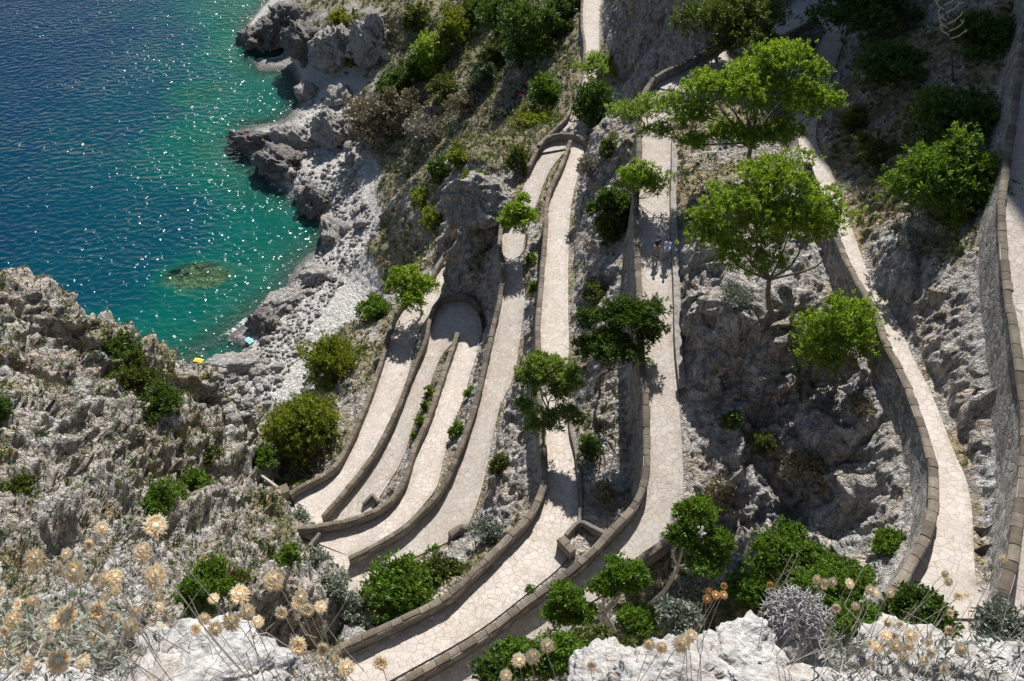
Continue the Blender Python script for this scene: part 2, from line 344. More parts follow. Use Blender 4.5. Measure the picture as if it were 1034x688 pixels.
M['pink'] = leaf('pink_blossom', [(.6, .08, .3), (.75, .15, .4)], .3)
def water():
    m, nt, b = newmat('sea_water'); L = nt.links; out = [n for n in nt.nodes if n.type == 'OUTPUT_MATERIAL'][0]; P = worldco(nt)
    at = nt.nodes.new('ShaderNodeAttribute'); at.attribute_name = 'depth'; dep = at.outputs['Fac']
    w1 = noise(nt, mapping(nt, P, (1, 1, 1), (0, 0, .5)), .06, 4, .6)
    dd = math_(nt, 'ADD', dep, math_(nt, 'MULTIPLY', math_(nt, 'SUBTRACT', w1, .5), 5.))
    col = ramp(nt, math_(nt, 'DIVIDE', dd, 22.), [(0., (.02, .17, .12)), (.16, (.001, .088, .068)), (.36, (.0003, .050, .064)), (.58, (.0002, .028, .064)), (1., (.0002, .017, .058))]).outputs[0]
    b.inputs['Roughness'].default_value = 1.; b.inputs['Specular IOR Level'].default_value = 0.; L.new(col, b.inputs['Base Color'])
    # waves
    wA = noise(nt, mapping(nt, P, (.85, 1.2, 1), (0, 0, -.35)), .58, 0, .5, .35)
    wB = noise(nt, mapping(nt, P, (1., 1.4, 1), (0, 0, .5)), 1.25, 0, .5, .3)
    wC = noise(nt, mapping(nt, P, (.5, 1.3, 1), (0, 0, -.2)), .12, 1, .5)
    h = math_(nt, 'ADD', math_(nt, 'MULTIPLY', wA, .86), math_(nt, 'ADD', math_(nt, 'MULTIPLY', wB, .24), math_(nt, 'MULTIPLY', wC, .5)))
    gust = ramp(nt, noise(nt, P, .035, 3, .6), [(.35, .7), (.65, 1.15)]).outputs[0]
    nb = bump(nt, math_(nt, 'MULTIPLY', h, gust), 1., 1.); L.new(bump(nt, h, .15, 1.), b.inputs['Normal'])
    tr = nt.nodes.new('ShaderNodeBsdfTransparent'); tr.inputs[0].default_value = (.62, .90, .82, 1)
    mx = nt.nodes.new('ShaderNodeMixShader')
    op = ramp(nt, math_(nt, 'DIVIDE', dep, 8.), [(0., .04), (.06, .10), (.25, .58), (.6, .93), (1., 1.)]).outputs[0]
    L.new(op, mx.inputs[0]); L.new(tr.outputs[0], mx.inputs[1]); L.new(b.outputs[0], mx.inputs[2])
    gl = nt.nodes.new('ShaderNodeBsdfGlossy'); gl.inputs['Roughness'].default_value = .165; L.new(nb, gl.inputs['Normal'])
    fr = nt.nodes.new('ShaderNodeFresnel'); fr.inputs[0].default_value = 1.33; L.new(nb, fr.inputs['Normal'])
    inv = math_(nt, 'MULTIPLY', fr.outputs[0], .5)
    mx2 = nt.nodes.new('ShaderNodeMixShader'); L.new(inv, mx2.inputs[0]); L.new(mx.outputs[0], mx2.inputs[1]); L.new(gl.outputs[0], mx2.inputs[2])
    # thin wash of foam along the waterline
    fo = nt.nodes.new('ShaderNodeBsdfDiffuse'); fo.inputs[0].default_value = (.75, .8, .8, 1)
    fn = noise(nt, P, .9, 6, .7, 1.); sh = nt.nodes.new('ShaderNodeAttribute'); sh.attribute_name = 'shore'; near = ramp(nt, sh.outputs['Fac'], [(.2, .95), (.9, 0.)]).outputs[0]
    near = math_(nt, 'MULTIPLY', near, ramp(nt, noise(nt, P, .07, 3, .6), [(.42, .5), (.6, 1.)]).outputs[0])
    ff = ramp(nt, math_(nt, 'MULTIPLY', near, fn), [(.40, 0.), (.52, .65)]).outputs[0]
    mx3 = nt.nodes.new('ShaderNodeMixShader'); L.new(ff, mx3.inputs[0]); L.new(mx2.outputs[0], mx3.inputs[1]); L.new(fo.outputs[0], mx3.inputs[2])
    L.new(mx3.outputs[0], out.inputs[0]); return m
M['water'] = water()
M['foam'] = plain('sea_foam', (.75, .8, .8), .6, .3)
# ------------------------------------------------------------------ the path: ten legs and their hairpins
def zl(pts, tab):
    """points of an edge: (u,v) gets its height from the table by v; (x,y,z) is a place relative to the camera"""
    vs = [a for a, _ in tab]; zs = [b for _, b in tab]; o = np.argsort(vs); vs = np.array(vs)[o]; zs = np.array(zs)[o]
    out = []
    for p in pts:
        if len(p) == 3: out.append(np.array([p[0], p[1], p[2]+CAMZ]))
        else: out.append(Wz(p[0], p[1], np.interp(p[1], vs, zs)))
    return out
SEC = {}
def section(key, outer, inner, tab):
    SEC[key] = (spline(zl(outer, tab), .35), spline(zl(inner, tab), .35))

section('A', [(296,506),(303,500),(337,481),(355,454),(375,407),(389,366),(393,350),(400,325),(415,303),(437,286),(-9.6,80.5,-67),(-6.8,87,-67.1),(-3.4,94.5,-67.2),(.2,102.8,-67.3),(4.3,110.8,-67.35),(572.5,124),(578,110.5),(587.7,83),(591,52.5),(588,27.6),(589,0),(592,-40)],
        [(329,521),(341,503),(373,462),(395,421),(412,381),(416,358),(424,333),(437,312),(446,297),(-7.6,78.5,-67),(-4.6,85,-67.1),(-1.2,92.5,-67.2),(2.2,100.8,-67.3),(6.5,108.5,-67.35),(586,124),(590,110.5),(601,83),(605,52),(605,27),(607,0),(612,-40)],
        [(520,-64.6),(421,-66),(350,-66.8),(286,-67),(124,-67.4),(0,-68),(-40,-68.2)])
section('B', [(329,528),(351,503),(382.4,462),(403.4,421),(418.5,381),(432,350),(436,329),(441,316)],
        [(372,520),(382,504),(407,462),(420,421),(430,401),(437,381),(445,361),(457,346)],
        [(528,-64.35),(462,-63.5),(421,-62.9),(352,-61.95),(346,-61.76),(329,-61.74),(316,-61.72)])
section('BC', [(441,316),(449,307),(460,304.5),(475,308),(484,320),(487,335)], [(457,346),(459,342),(461,340),(463,339),(464,340),(464,342)], [(300,-61.7),(346,-61.75)])
section('C', [(487,335),(483,350),(479,366),(474,381),(469,401),(460.7,421),(453.6,442),(448.5,462),(440.7,492),(428.5,508.5),(404,534),(380,549),(354,562)],
        [(464,342),(461,352),(451,381),(438,421),(420.4,462),(412,490),(398,511),(377.7,525),(357,532.5),(325,539),(302,541)],
        [(335,-61.735),(347,-61.755),(352,-61.7),(421,-60),(462,-59.3),(510,-58.7),(562,-58.1)])
section('D', [(355,572.6),(381.7,558),(410,541),(430.6,521),(447,503),(466,462),(480.6,421),(490.6,381),(500,337.5),(507,306),(509.5,274),(506.5,255),(509,232),(523,201),(534.6,177),(545,154.6)],
        [(410,567),(434.6,555),(456,545),(472,531),(487,491),(504.5,412),(518,382),(525,344),(530,297),(528,270),(530,239),(543,203),(555,173),(573,150)],
        [(573,-57.9),(500,-57.2),(420,-56.1),(340,-55.1),(250,-53.7),(150,-52.3)])
section('DE', [(545,154.6),(553,146),(563,143.3),(577,143.3),(587,147),(590,155)], [(573,150),(575,147.5),(576,146.8),(577,147),(577.3,147.7),(577,149)], [(100,-52.15),(200,-52.15)])
section('E', [(577,149),(570,169),(555,205),(552.5,242.6),(548,297),(545,341),(546,390),(549,442),(552,475),(550.5,500),(536.5,530),(511,557),(480,588),(454,612),(381,648.5),(341,666.7),(320,677),(290,692)],
        [(590,155),(585,172),(577,206),(574.4,242.6),(573.7,315),(574.5,344),(573,390),(574,433.5),(580,463),(583.5,509),(580,540),(571,566),(530,601),(480,638.6),(401.5,683),(370,700)],
        [(148,-52.1),(242,-50.6),(341,-49.1),(442,-47.6),(509,-46.7),(567,-46.1),(640,-45.5),(700,-45)])
section('F', [(400,704),(442,681),(502.5,643),(522,627),(584.6,581),(618,547),(641,522),(652.5,495),(654,463),(653,400),(650,388),(646,297),(643.6,242.6),(643.6,199),(646,177),(646.5,138),(648,118),(653,100),(661,88)],
        [(440,724),(480,692),(530,661),(564,630),(600,606),(647,576),(677,553),(688,509),(690,480),(688,442),(685,400),(680.4,351.5),(679,297),(677,243),(676,199),(677,177),(678,138),(684,112),(698,95)],
        [(720,-44),(644,-43.4),(576,-42.7),(500,-42.1),(400,-41.2),(297,-40),(199,-39.2),(138,-38.6),(86,-38.2)])
section('FG', [(661,88),(672,81),(688,74),(716,58),(735,44),(770,18),(800,0),(825,-8),(845,-3),(856,13),(854,33)],
        [(698,95),(712,86),(745,66),(775,50),(791,42),(810,32),(824,24),(829,23),(831,26),(833,30),(833,33)], [(100,-38.15),(40,-37.9),(-10,-37.7)])
section('G', [(833,33),(823,60),(813,95),(806,138),(815,174),(828,209),(841,241),(850,265),(862,290),(881,324.6),(893.5,359.5),(911,394),(924,429),(933.6,460),(939,482),(940,512),(934.5,548),(918,580),(905,603),(890,622)],
        [(854,33),(846,60),(834,95),(824,139.5),(840,174),(853,209),(864,241),(871,262),(883,290),(905.7,324.6),(921,359.5),(939,394),(953,429),(965,460),(975,482),(981,512),(983,548),(985,584),(988,600),(990,625)],
        [(33,-37.65),(138,-37.1),(262,-36),(360,-35),(460,-34),(548,-33),(625,-32.4)])
section('H', [(1010,610),(1017,584),(1022,548),(1027,512),(1031,475),(1031.5,445),(1029,415),(1022,360),(1012,290),(1008,225),(1010,205),(1014,174),(1019,140),(1024,105),(1029,70),(1035,30),(1042,-20)],
        [(1078,612),(1080,584),(1084,548),(1087,512),(1090,475),(1090,445),(1086,415),(1076,360),(1063,290),(1055,225),(1055,205),(1058,174),(1062,140),(1064,105),(1068,70),(1073,30),(1079,-20)],
        [(610,-32.1),(548,-31.6),(512,-31.3),(440,-30.7),(360,-30),(290,-29.4),(225,-28.8),(140,-28),(70,-27.2),(-20,-26.3)])
PAD = {'AB': ([(296,506),(303,500),(320,490),(345,490),(365,500),(385,505),(370,520),(345,533),(330,538),(318,539),(310,533),(303,524),(299,515)], -64.47),
       'CD': ([(318.6,551),(325,541),(357,534.5),(380,537),(404,536),(424,520),(440,530),(447,545),(434,556),(421,562),(410,568.5),(402,577),(392,586),(381,593),(370,597.5),(360,599),(350,597),(343,590.5),(336,581),(330,570),(324,560)], -58.02),
       'GH': ([(902,604),(987,596),(1012,598),(1075,600),(1080,640),(1000,652),(940,652),(890,640),(890,622)], -32.36)}
PADW = {k: np.array([Wz(u, v, z) for u, v in p]) for k, (p, z) in PAD.items()}
_leg = np.vstack([np.vstack(v) for v in SEC.values()])
for k, p in PADW.items():     # the pads meet the legs at the legs' own height
    for q in p:
        d = np.linalg.norm(_leg[:, :2]-q[:2], axis=1)+4*np.maximum(0, np.abs(_leg[:, 2]-q[2])-.8); i = d.argmin(); f = min(1., max(0., (3.2-d[i])/2.)); q[2] = q[2]*(1-f)+(_leg[i, 2])*f-.012
PADW['AB'] = resample(np.vstack([PADW['AB'], PADW['AB'][:1]]), .5)[:-1]
PADW['CD'] = resample(np.vstack([PADW['CD'], PADW['CD'][:1]]), .5)[:-1]
PADW['GH'] = resample(np.vstack([PADW['GH'], PADW['GH'][:1]]), .5)[:-1]

road_polys = [np.vstack([a, b[::-1]]) for a, b in SEC.values()]+list(PADW.values())
def in_poly(x, y, poly):
    r = np.zeros(len(x), bool); px, py = poly[:, 0], poly[:, 1]
    sel = np.where((x > px.min()) & (x < px.max()) & (y > py.min()) & (y < py.max()))[0]
    if not len(sel): return r
    X, Y = x[sel], y[sel]; c = np.zeros(len(sel), bool); j = len(px)-1
    for i in range(len(px)):
        if py[i] != py[j]:
            c ^= ((py[i] > Y) != (py[j] > Y)) & (X < (px[j]-px[i])*(Y-py[i])/(py[j]-py[i])+px[i])
        j = i
    r[sel] = c; return r
def on_road(x, y):
    r = np.zeros(len(x), bool)
    for p in road_polys: r |= in_poly(x, y, p)
    return r

# road ribbons: one mesh for the whole zigzag path
def build_roads():
    mb_V = []; mb_F = []; mb_uv = []; n0 = 0
    for k, (a, b) in SEC.items():
        n = max(len(a), len(b)); a2 = resample(a, n=n); b2 = resample(b, n=n); m = 6
        s = np.r_[0, np.cumsum(np.linalg.norm(np.diff((a2+b2)/2, axis=0), axis=1))]
        V = []; U = []
        for i in range(n):
            for j in range(m+1):
                t = j/m; p = a2[i]*(1-t)+b2[i]*t; V.append(p); U.append((t, s[i]))
        skA = len(V); V += [p-[0, 0, .6] for p in a2]; U += [(0, q) for q in s]
        skB = len(V); V += [p-[0, 0, .6] for p in b2]; U += [(1, q) for q in s]
        for i in range(n-1):
            for j in range(m):
                q = i*(m+1)+j; mb_F.append(tuple(n0+w for w in (q, q+1, q+m+2, q+m+1)))
            mb_F.append(tuple(n0+w for w in (skA+i, i*(m+1), (i+1)*(m+1), skA+i+1)))
            mb_F.append(tuple(n0+w for w in (skB+i, skB+i+1, (i+1)*(m+1)+m, i*(m+1)+m)))
        mb_V += V; mb_uv += U; n0 += len(V)
    for k, p in PADW.items():
        for q in p: mb_V.append(q); mb_uv.append((.5, 0))
        tri = delaunay_2d_cdt([Vector(q[:2]) for q in p], [], [list(range(len(p)))], 1, 1e-4)
        ids = {}
        for i, o in enumerate(tri[3]): ids[i] = n0+(o[0] if o else 0)
        mb_F += [tuple(ids[i] for i in f) for f in tri[2]]; n0 += len(p)
    o = mesh_obj('path', mb_V, mb_F, M['paving'], smooth=False, uv=mb_uv); tag(o, kind='structure')
    bm = bmesh.new(); bm.from_mesh(o.data)
    for f in bm.faces:
        f.normal_update()
        if abs(f.normal.z) > .3 and f.normal.z < 0: f.normal_flip()
    bm.to_mesh(o.data); bm.free()
    return o
build_roads()

# ------------------------------------------------------------------ terrain control points
TP = []     # (x,y,z) absolute
def tz(*L):
    for u, v, z in L: TP.append(Wz(u, v, z))
def tt(*L):
    for u, v, t in L: TP.append(Wt(u, v, t))
def tw(*L):
    for x, y, z in L: TP.append(np.array([x, y, z+CAMZ]))
SHORE = [(276,-30),(272,0),(250,25),(247,45),(252,60),(300,58),(303,100),(288,122),(236,128),(242,150),(270,180),(300,205),(325,225),(328,245),(300,265),(285,295),(262,310),(235,335),(200,355),(192,364)]
SW = [Wz(u, v, -115) for u, v in SHORE]
for a, b in zip(SW[:-1], SW[1:]):
    for t in np.arange(0, 1, .25): TP.append(a*(1-t)+b*t)
tz((300,20,-104),(275,12,-108),(262,45,-110),(300,45,-109),(330,15,-100),(350,35,-101),(380,30,-98),(395,60,-103),(360,70,-108),(330,75,-111),(345,110,-111),(310,135,-112),(255,143,-113),
   (290,165,-112),(330,190,-111),(360,150,-109.5),(382,172,-108),(350,230,-112),(378,240,-110),(335,270,-112.5),(300,300,-113.2),(260,345,-113.6),(230,370,-113.4),(260,400,-112),(320,320,-111.5),(280,360,-112.7),(210,400,-112.6))
# hillside under the lowest leg
tz((540,20,-76),(560,60,-74),(500,20,-83),(460,20,-90),(430,40,-93),(410,10,-93),(470,60,-89),(520,70,-80),(500,100,-83),(545,110,-75),(450,100,-92),(420,110,-98),(400,130,-102),(440,150,-97),(480,132,-87),(520,132,-78),
   (398,180,-105),(420,90,-97),(395,100,-102),(570,20,-71),(572,80,-69.5),(480,-40,-88),(540,-40,-78),(400,-40,-96),(330,-40,-102))
# rock flank below the second-highest hairpin, with the crest beyond the lowest leg
tz((505,172,-55),(512,200,-54.2),(492,186,-55.5),(468,192,-57.5),(455,208,-61),(500,157,-65),(470,152,-70),(440,163,-81),(415,183,-89),(400,200,-97),(440,180,-80),(420,235,-91),(430,215,-85),(402,230,-102),(425,262,-86),(408,282,-93),(391,212,-107),(437,250,-78),
   (500,250,-56.5),(493,262,-59),(487,285,-59.5),(475,291,-59.8),(462,287,-61),(456,272,-61.2),(453,256,-59.4),(457,240,-57.6),(466,226,-55.9),(480,215,-54.8),(470,262,-57.6),(478,270,-57.4),(470,240,-56.4),(486,235,-55.6))
# cliff behind the top hairpin
tw((20,82.5,-45),(17,84,-52),(22.5,95,-53),(26,101,-50),(14,90,-56),(12.5,101,-62),(15.5,116,-65),(19.5,133,-65),(20.5,150,-66),(22,172,-67),(26,200,-66),(22,120,-57),(24,133,-54),(26,150,-52),(30,176,-50),(30,104,-47),(35,106,-43),(42,103,-39),(32,112,-30),(45,108,-25),(29,125,-40),(31,140,-34),(36,170,-28),(38,200,-20),(48,98,-31),(46,90,-29),(44,84,-27))
# mountain beyond the top of the picture, the one that shades the upper slope
RIDGE = [(25,123,-16),(28,125,-7),(33,126,5),(37,127,15),(41,128,27),(45,129,42),(50,130,55),(55,131,68),(65,131,92),(85,128,108),(130,120,120),(35,131,8),(45,135,40),(58,137,75),(41,133,24)]
tw(*RIDGE); tw((42,160,22),(60,165,60),(100,170,100),(45,230,25),(40,290,0),(70,260,70),(140,220,120),(45,400,-30),(90,400,60),(25,300,-60),(20,400,-80),(24,240,-63))
tw((60,92,-24),(85,85,-18),(120,75,0),(60,108,0),(90,100,20),(130,95,50))
# upper right slope, in shade
tz((870,30,-36.8),(866,60,-36.2),(870,90,-35.3),(880,25,-35),(930,40,-31.3),(980,40,-29),(960,100,-30.6),(900,120,-33.8),(862,115,-36),(905,200,-34),(950,200,-31.3),(985,150,-29.3),(866,180,-36),(985,10,-28),(900,-10,-34.5),(1000,190,-29.6),(890,160,-34.6))
tw((44,66,-22.5),(52,60,-19),(40,55,-26.5),(48,45,-22),(36,43,-27.5),(32,30,-28.5),(40,30,-23),(28,18,-31),(34,16,-27),(28,13,-32),(60,30,-12),(60,5,-5),(90,40,0),(40,2,-12),(110,10,10))
# between the two right legs
tz((975,430,-33),(985,480,-33.2),(930,300,-33.8),(960,350,-32.6),(960,300,-32.4),(990,330,-31.4),(940,250,-33.2),(980,240,-30.9),(990,400,-31.8),(905,270,-35.2))
# cliff between F and G
tz((705,590,-44),(655,600,-43.2),(740,600,-43),(600,655,-43.5),(760,560,-43.9),(800,600,-40.5),(850,605,-38.5),(800,545,-43.8),(850,560,-42.5),(735,530,-44),(718,480,-42.7),(760,480,-43),(800,480,-42.2),(850,490,-41),(890,530,-37.6),(710,540,-45),
   (704,420,-42),(735,400,-41.2),(790,400,-41),(850,400,-39.4),(885,440,-37.6),(698,350,-40.8),(716,340,-38.6),(735,345,-37.6),(765,350,-37.8),(800,335,-37.8),(845,335,-38),(697,300,-39.6),(712,290,-36.6),(740,300,-35.6),(780,315,-35.9),(810,300,-36.8),(695,250,-38.8),(712,240,-36.8),(750,250,-35.9),(800,265,-36.8),(825,255,-37.4),(700,190,-38.2),(730,190,-37.2),(760,195,-37),(788,175,-37.8),(700,130,-38.4),(760,130,-38.5),(780,100,-38.3),(740,92,-38.3))
# rock between E and F
tz((600,170,-47),(605,140,-46),(620,110,-44),(612,128,-47),(602,110,-50.5),(620,200,-43.5),(598,240,-49),(610,300,-47.3),(622,260,-43),(618,350,-45.5),(606,420,-46.6),(600,480,-46.7),(618,470,-45.8),(605,520,-46.6),(590,545,-46.4),(634,130,-40.5))
# left slope
tt((0,280,68),(0,350,60),(0,420,52),(0,500,43),(0,560,37),(0,605,33),(22,335,68),(58,380,68.5),(104,396,72),(140,398,76.5),(80,420,62),(170,375,84),(200,384,86),(225,425,87),(255,457,86),(280,488,82),(200,450,75),(150,450,66),(120,500,56),(200,520,64),(250,510,71),(270,530,71),(230,570,57),(290,558,67),
   (290,530,71.5),(280,600,55),(315,590,60),(350,616,56),(320,640,48),(382,622,53.5),(418,592,57),(302,650,43),(250,600,48),(200,600,44),(150,560,48),(100,560,43),(60,600,36),(150,612,37),(-60,300,62),(-120,400,50),(-60,560,34),(-150,600,26),(240,650,38),(120,640,31),(30,640,28))
tz((440,582,-52),(480,562,-51.2),(500,530,-53),(505,500,-54.5),(528,450,-53),(538,400,-52.6),(536,340,-53.2),(540,300,-52.8),(541,270,-52.8),(545,240,-52.4),(300,672,-46.6),(400,645,-47.5))
# left and below the lowest leg, down to the beach
tz((350,400,-68.6),(335,350,-71.5),(310,420,-70.6),(275,470,-72.5),(300,482,-67.6),(365,335,-71),(388,308,-71),(402,318,-69),(425,288,-70),(432,272,-72),(285,440,-74),(316,368,-76),(345,330,-76))
tw((-31,72,-100),(-29,80,-103),(-25,90,-104),(-22,100,-103),(-19,108,-99),(-27,62,-86),(-36,76,-104),(-38,85,-111),(-26,100,-109),(-26,118,-109.5),(-24,95,-95),(-20,93,-84),(-14,100,-82))
tw((-48,76,-101),(-46,87,-113),(-62,62,-100),(-75,72,-116),(-60,84,-117),(-52,95,-115.5),(-95,55,-116),(-80,35,-70),(-110,20,-116),(-60,10,-40),(-70,-20,-45),(-130,-20,-116),(-90,-40,-60),(-150,-120,-118),(-60,-100,-20))
# the cliff the picture is taken from
for x in np.arange(-32, 33, 4.): tw((x, -1.1, -2.2-.02*abs(x)), (x, .1, -7), (x, 1.2, -15-.1*abs(x)), (x, 3.5, -26-.05*abs(x)), (x, -6, -1.75))
for x in (-24, -16, -8, 0, 8, 16, 24): tw((x, 8, -38+max(0, x-8)*.25+max(0, -8-x)*.55))
tw((8,14,-46),(12,15,-46),(16,14,-42),(20,12,-37),(-4,14,-46),(2,13,-45.5),(-12,11,-42),(28,4,-26),(36,-4,-6),(0,-40,2),(40,-40,4),(-40,-40,-4),(0,-120,20),(90,-100,20))
# sea bed
for i, p in enumerate(SW):
    for off, dz in ((7, -2.2), (18, -4.6), (40, -9.5)):
        q = p+np.array([-off*.9, off*(.35 if i < 8 else (-.15 if i < 12 else .25)), 0]); TP.append(np.array([q[0], q[1], dz]))
for x in (-80,-110,-140,-180,-240): tw((x, 110, -118-(-80-x)*.05-5), (x, 150, -124-(-80-x)*.08), (x, 200, -127), (x, 260, -131), (x, 360, -135), (x, 500, -140))
tw((-60,110,-119),(-70,120,-120),(-100,600,-140),(-250,700,-140),(-320,100,-135),(-320,400,-140),(-320,-150,-135),(-20,600,-130),(60,700,-100),(200,700,0),(200,300,120),(200,100,90),(200,-150,40),(-20,420,-112),(-60,360,-118),(-45,330,-110),(-70,300,-112),(-10,330,-95))

# drop lines just outside the parapets and little banks along the inner edges
DROP = {'A': (1.2, .25), 'B': (1.6, .2), 'BC': (.6, 1.3), 'C': (.3, 1.6), 'D': (2., .3), 'DE': (2.2, .3), 'E': (2.6, .5), 'F': (4.4, .2), 'FG': (4, .4), 'G': (1.5, .4), 'H': (2.1, .3)}
edge_pts = []; edge_sec = []
for k, (a, b) in SEC.items():
    for e in (a, b):
        for p in e: edge_pts.append(p); edge_sec.append(k)
for k, p in PADW.items():
    for q in p: edge_pts.append(q); edge_sec.append(k)
EP = np.array(edge_pts)
kd = KDTree(len(EP))
for i, p in enumerate(EP): kd.insert((p[0], p[1], 0), i)
kd.balance()
cV = []; cE = []; cZ = []
def addv(p, z): cV.append(Vector((p[0], p[1]))); cZ.append(z); return len(cV)-1
for k, (a, b) in SEC.items():
    for e in (a, b):
        q = resample(e, .8); prev = None
        for p in q:
            i = addv(p, p[2]-.14)
            if prev is not None: cE.append((prev, i))
            prev = i
for k, p in PADW.items():
    inl = np.zeros(len(p), bool)
    for a, b in SEC.values(): inl |= in_poly(p[:, 0], p[:, 1], np.vstack([a, b[::-1]]))
    for q, o in zip(p, inl):
        if not o: addv(q, q[2]-.14)
wallspec_outer = {'A': 1, 'B': 1, 'C': 0, 'D': 1, 'DE': 1, 'E': 1, 'F': 1, 'FG': 1, 'G': 1, 'H': 1}
off = []
for k, (a, b) in SEC.items():
    for side, (e, oth) in enumerate(((a, b), (b, a))):
        dr = DROP[k][side]; q = resample(e, 1.1); o2 = resample(oth, n=len(q))
        T = np.gradient(q, axis=0)
        for i, p in enumerate(q):
            nrm = np.array([-T[i][1], T[i][0]]); nrm /= np.linalg.norm(nrm)+1e-9
            if np.dot(nrm, (o2[i]-p)[:2]) > 0: nrm = -nrm
            w = p[:2]+nrm*(.62 if dr > .5 else .5)
            up = dr
            off.append((w[0], w[1], p[2]-up if dr > .5 else p[2]+.15))
off = np.array(off); bad = on_road(off[:, 0], off[:, 1])
for i, p in enumerate(off):
    if bad[i]: continue
    d = [x[2] for x in kd.find_n((p[0], p[1], 0), 1)][0]
    if d < .44: continue
    addv(p, p[2])
TPa = np.array(TP); badt = on_road(TPa[:, 0], TPa[:, 1])
for i, p in enumerate(TPa):
    if badt[i]: continue
    if kd.find((p[0], p[1], 0))[2] < .7: continue
    addv(p, p[2])
res = delaunay_2d_cdt(cV, cE, [], 0, .03)
V2 = np.array([[v[0], v[1]] for v in res[0]]); T = np.array(res[2], dtype=np.int64)
zz = np.zeros(len(V2))
src = np.array([[v[0], v[1]] for v in cV]); srcz = np.array(cZ)
for i, o in enumerate(res[3]):
    if o: zz[i] = min(srcz[j] for j in o)
    else: zz[i] = srcz[((src-V2[i])**2).sum(1).argmin()]
V = np.c_[V2, zz]
def orient(V, T):
    a, b, c = V[T[:, 0]], V[T[:, 1]], V[T[:, 2]]
    n = (b[:, 0]-a[:, 0])*(c[:, 1]-a[:, 1])-(b[:, 1]-a[:, 1])*(c[:, 0]-a[:, 0])
    T = T.copy(); f = n < 0; T[f] = T[f][:, ::-1]; return T
T = orient(V, T)
CAMP = np.array([0, 0, CAMZ])
def proj(P):
    d = P-CAMP; f = d@np.array([0, S2, -S2]); up = d@np.array([0, S2, S2])
    with np.errstate(all='ignore'): return 517+FPX*d[:, 0]/f, 344-FPX*up/f, f
def edges_of(T):
    E = np.sort(np.vstack([T[:, [0, 1]], T[:, [1, 2]], T[:, [2, 0]]]), axis=1)
    U, inv = np.unique(E, axis=0, return_inverse=True); return U, inv.reshape(3, -1)
def refine(V, T, fn, iters):
    for _ in range(iters):
        U, inv = edges_of(T); a, b = V[U[:, 0]], V[U[:, 1]]; mid = (a+b)/2
        mk = np.linalg.norm(a-b, axis=1) > fn(mid)
        if not mk.any(): break
        mi = np.full(len(U), -1); mi[mk] = len(V)+np.arange(mk.sum()); V = np.vstack([V, mid[mk]])
        m = mi[inv].T; cnt = (m >= 0).sum(1); out = [T[cnt == 0]]
        for c in (1, 2, 3):
            s = np.where(cnt == c)[0]; t = T[s].copy(); q = m[s].copy()
            if c == 3:
                out += [np.c_[t[:, 0], q[:, 0], q[:, 2]], np.c_[q[:, 0], t[:, 1], q[:, 1]], np.c_[q[:, 2], q[:, 1], t[:, 2]], q]; continue
            for r in range(3):   # rotate so that the marked edge (c=1) is 01, or the free one (c=2) is 20
                ok = (q[:, 0] >= 0) if c == 1 else (q[:, 2] < 0)
                t = np.where(ok[:, None], t, np.roll(t, -1, 1)); q = np.where(ok[:, None], q, np.roll(q, -1, 1))
            if c == 1: out += [np.c_[t[:, 0], q[:, 0], t[:, 2]], np.c_[q[:, 0], t[:, 1], t[:, 2]]]
            else: out += [np.c_[q[:, 0], t[:, 1], q[:, 1]], np.c_[t[:, 0], q[:, 0], q[:, 1]], np.c_[t[:, 0], q[:, 1], t[:, 2]]]
        T = np.vstack(out)
    return V, T
def lod(px, far):
    def f(P):
        u, v, d = proj(P); inside = (d > 0) & (u > -70) & (u < 1104) & (v > -40) & (v < 730) & (P[:, 1] > 7) & (P[:, 2] > -3)
        r = np.linalg.norm(P-CAMP, axis=1)
        L = np.where(inside, px*r/FPX, far*px*r/FPX+.5)
        return np.maximum(L, .15)
    return f
def edge_dist(P, k=1):
    return np.array([kd.find((p[0], p[1], 0))[2] for p in P])
def smooth(V, T, w, it):
    U, _ = edges_of(T)
    for _ in range(it):
        s = np.zeros_like(V); c = np.zeros(len(V))
        np.add.at(s, U[:, 0], V[U[:, 1]]); np.add.at(s, U[:, 1], V[U[:, 0]]); np.add.at(c, U.ravel(), 1)
        V = V+w[:, None]*.5*(s/np.maximum(c, 1)[:, None]-V)
    return V
V, T = refine(V, T, lambda P: np.where(np.linalg.norm(P-CAMP, axis=1) < 260, 2.6, 12.), 8)
w = np.clip((edge_dist(V)-.7)/1.2, 0, 1)*(~on_road(V[:, 0], V[:, 1]))
sh = np.abs(V[:, 2]) < .8
V = smooth(V, T, w*np.where(sh, .3, 1.), 3)
V, T = refine(V, T, lod(2.9, 6.), 9)
dist = edge_dist(V); onr = on_road(V[:, 0], V[:, 1])
w = np.clip((dist-.5)/1., 0, 1)*(~onr)
V = smooth(V, T, w, 3)
def vnormals(V, T):
    fn = np.cross(V[T[:, 1]]-V[T[:, 0]], V[T[:, 2]]-V[T[:, 0]]); n = np.zeros_like(V)
    for i in range(3): np.add.at(n, T[:, i], fn)
    return n/(np.linalg.norm(n, axis=1)[:, None]+1e-12)
n = vnormals(V, T)
n0 = smooth(n, T, np.ones(len(V)), 6); n0 /= np.linalg.norm(n0, axis=1)[:, None]+1e-9
steep = np.clip((0.9-n0[:, 2])/.5, 0, 1)
u_, v_, d_ = proj(V); camd = np.linalg.norm(V-CAMP, axis=1)
land = np.clip((V[:, 2]+1.)/3., .25, 1)
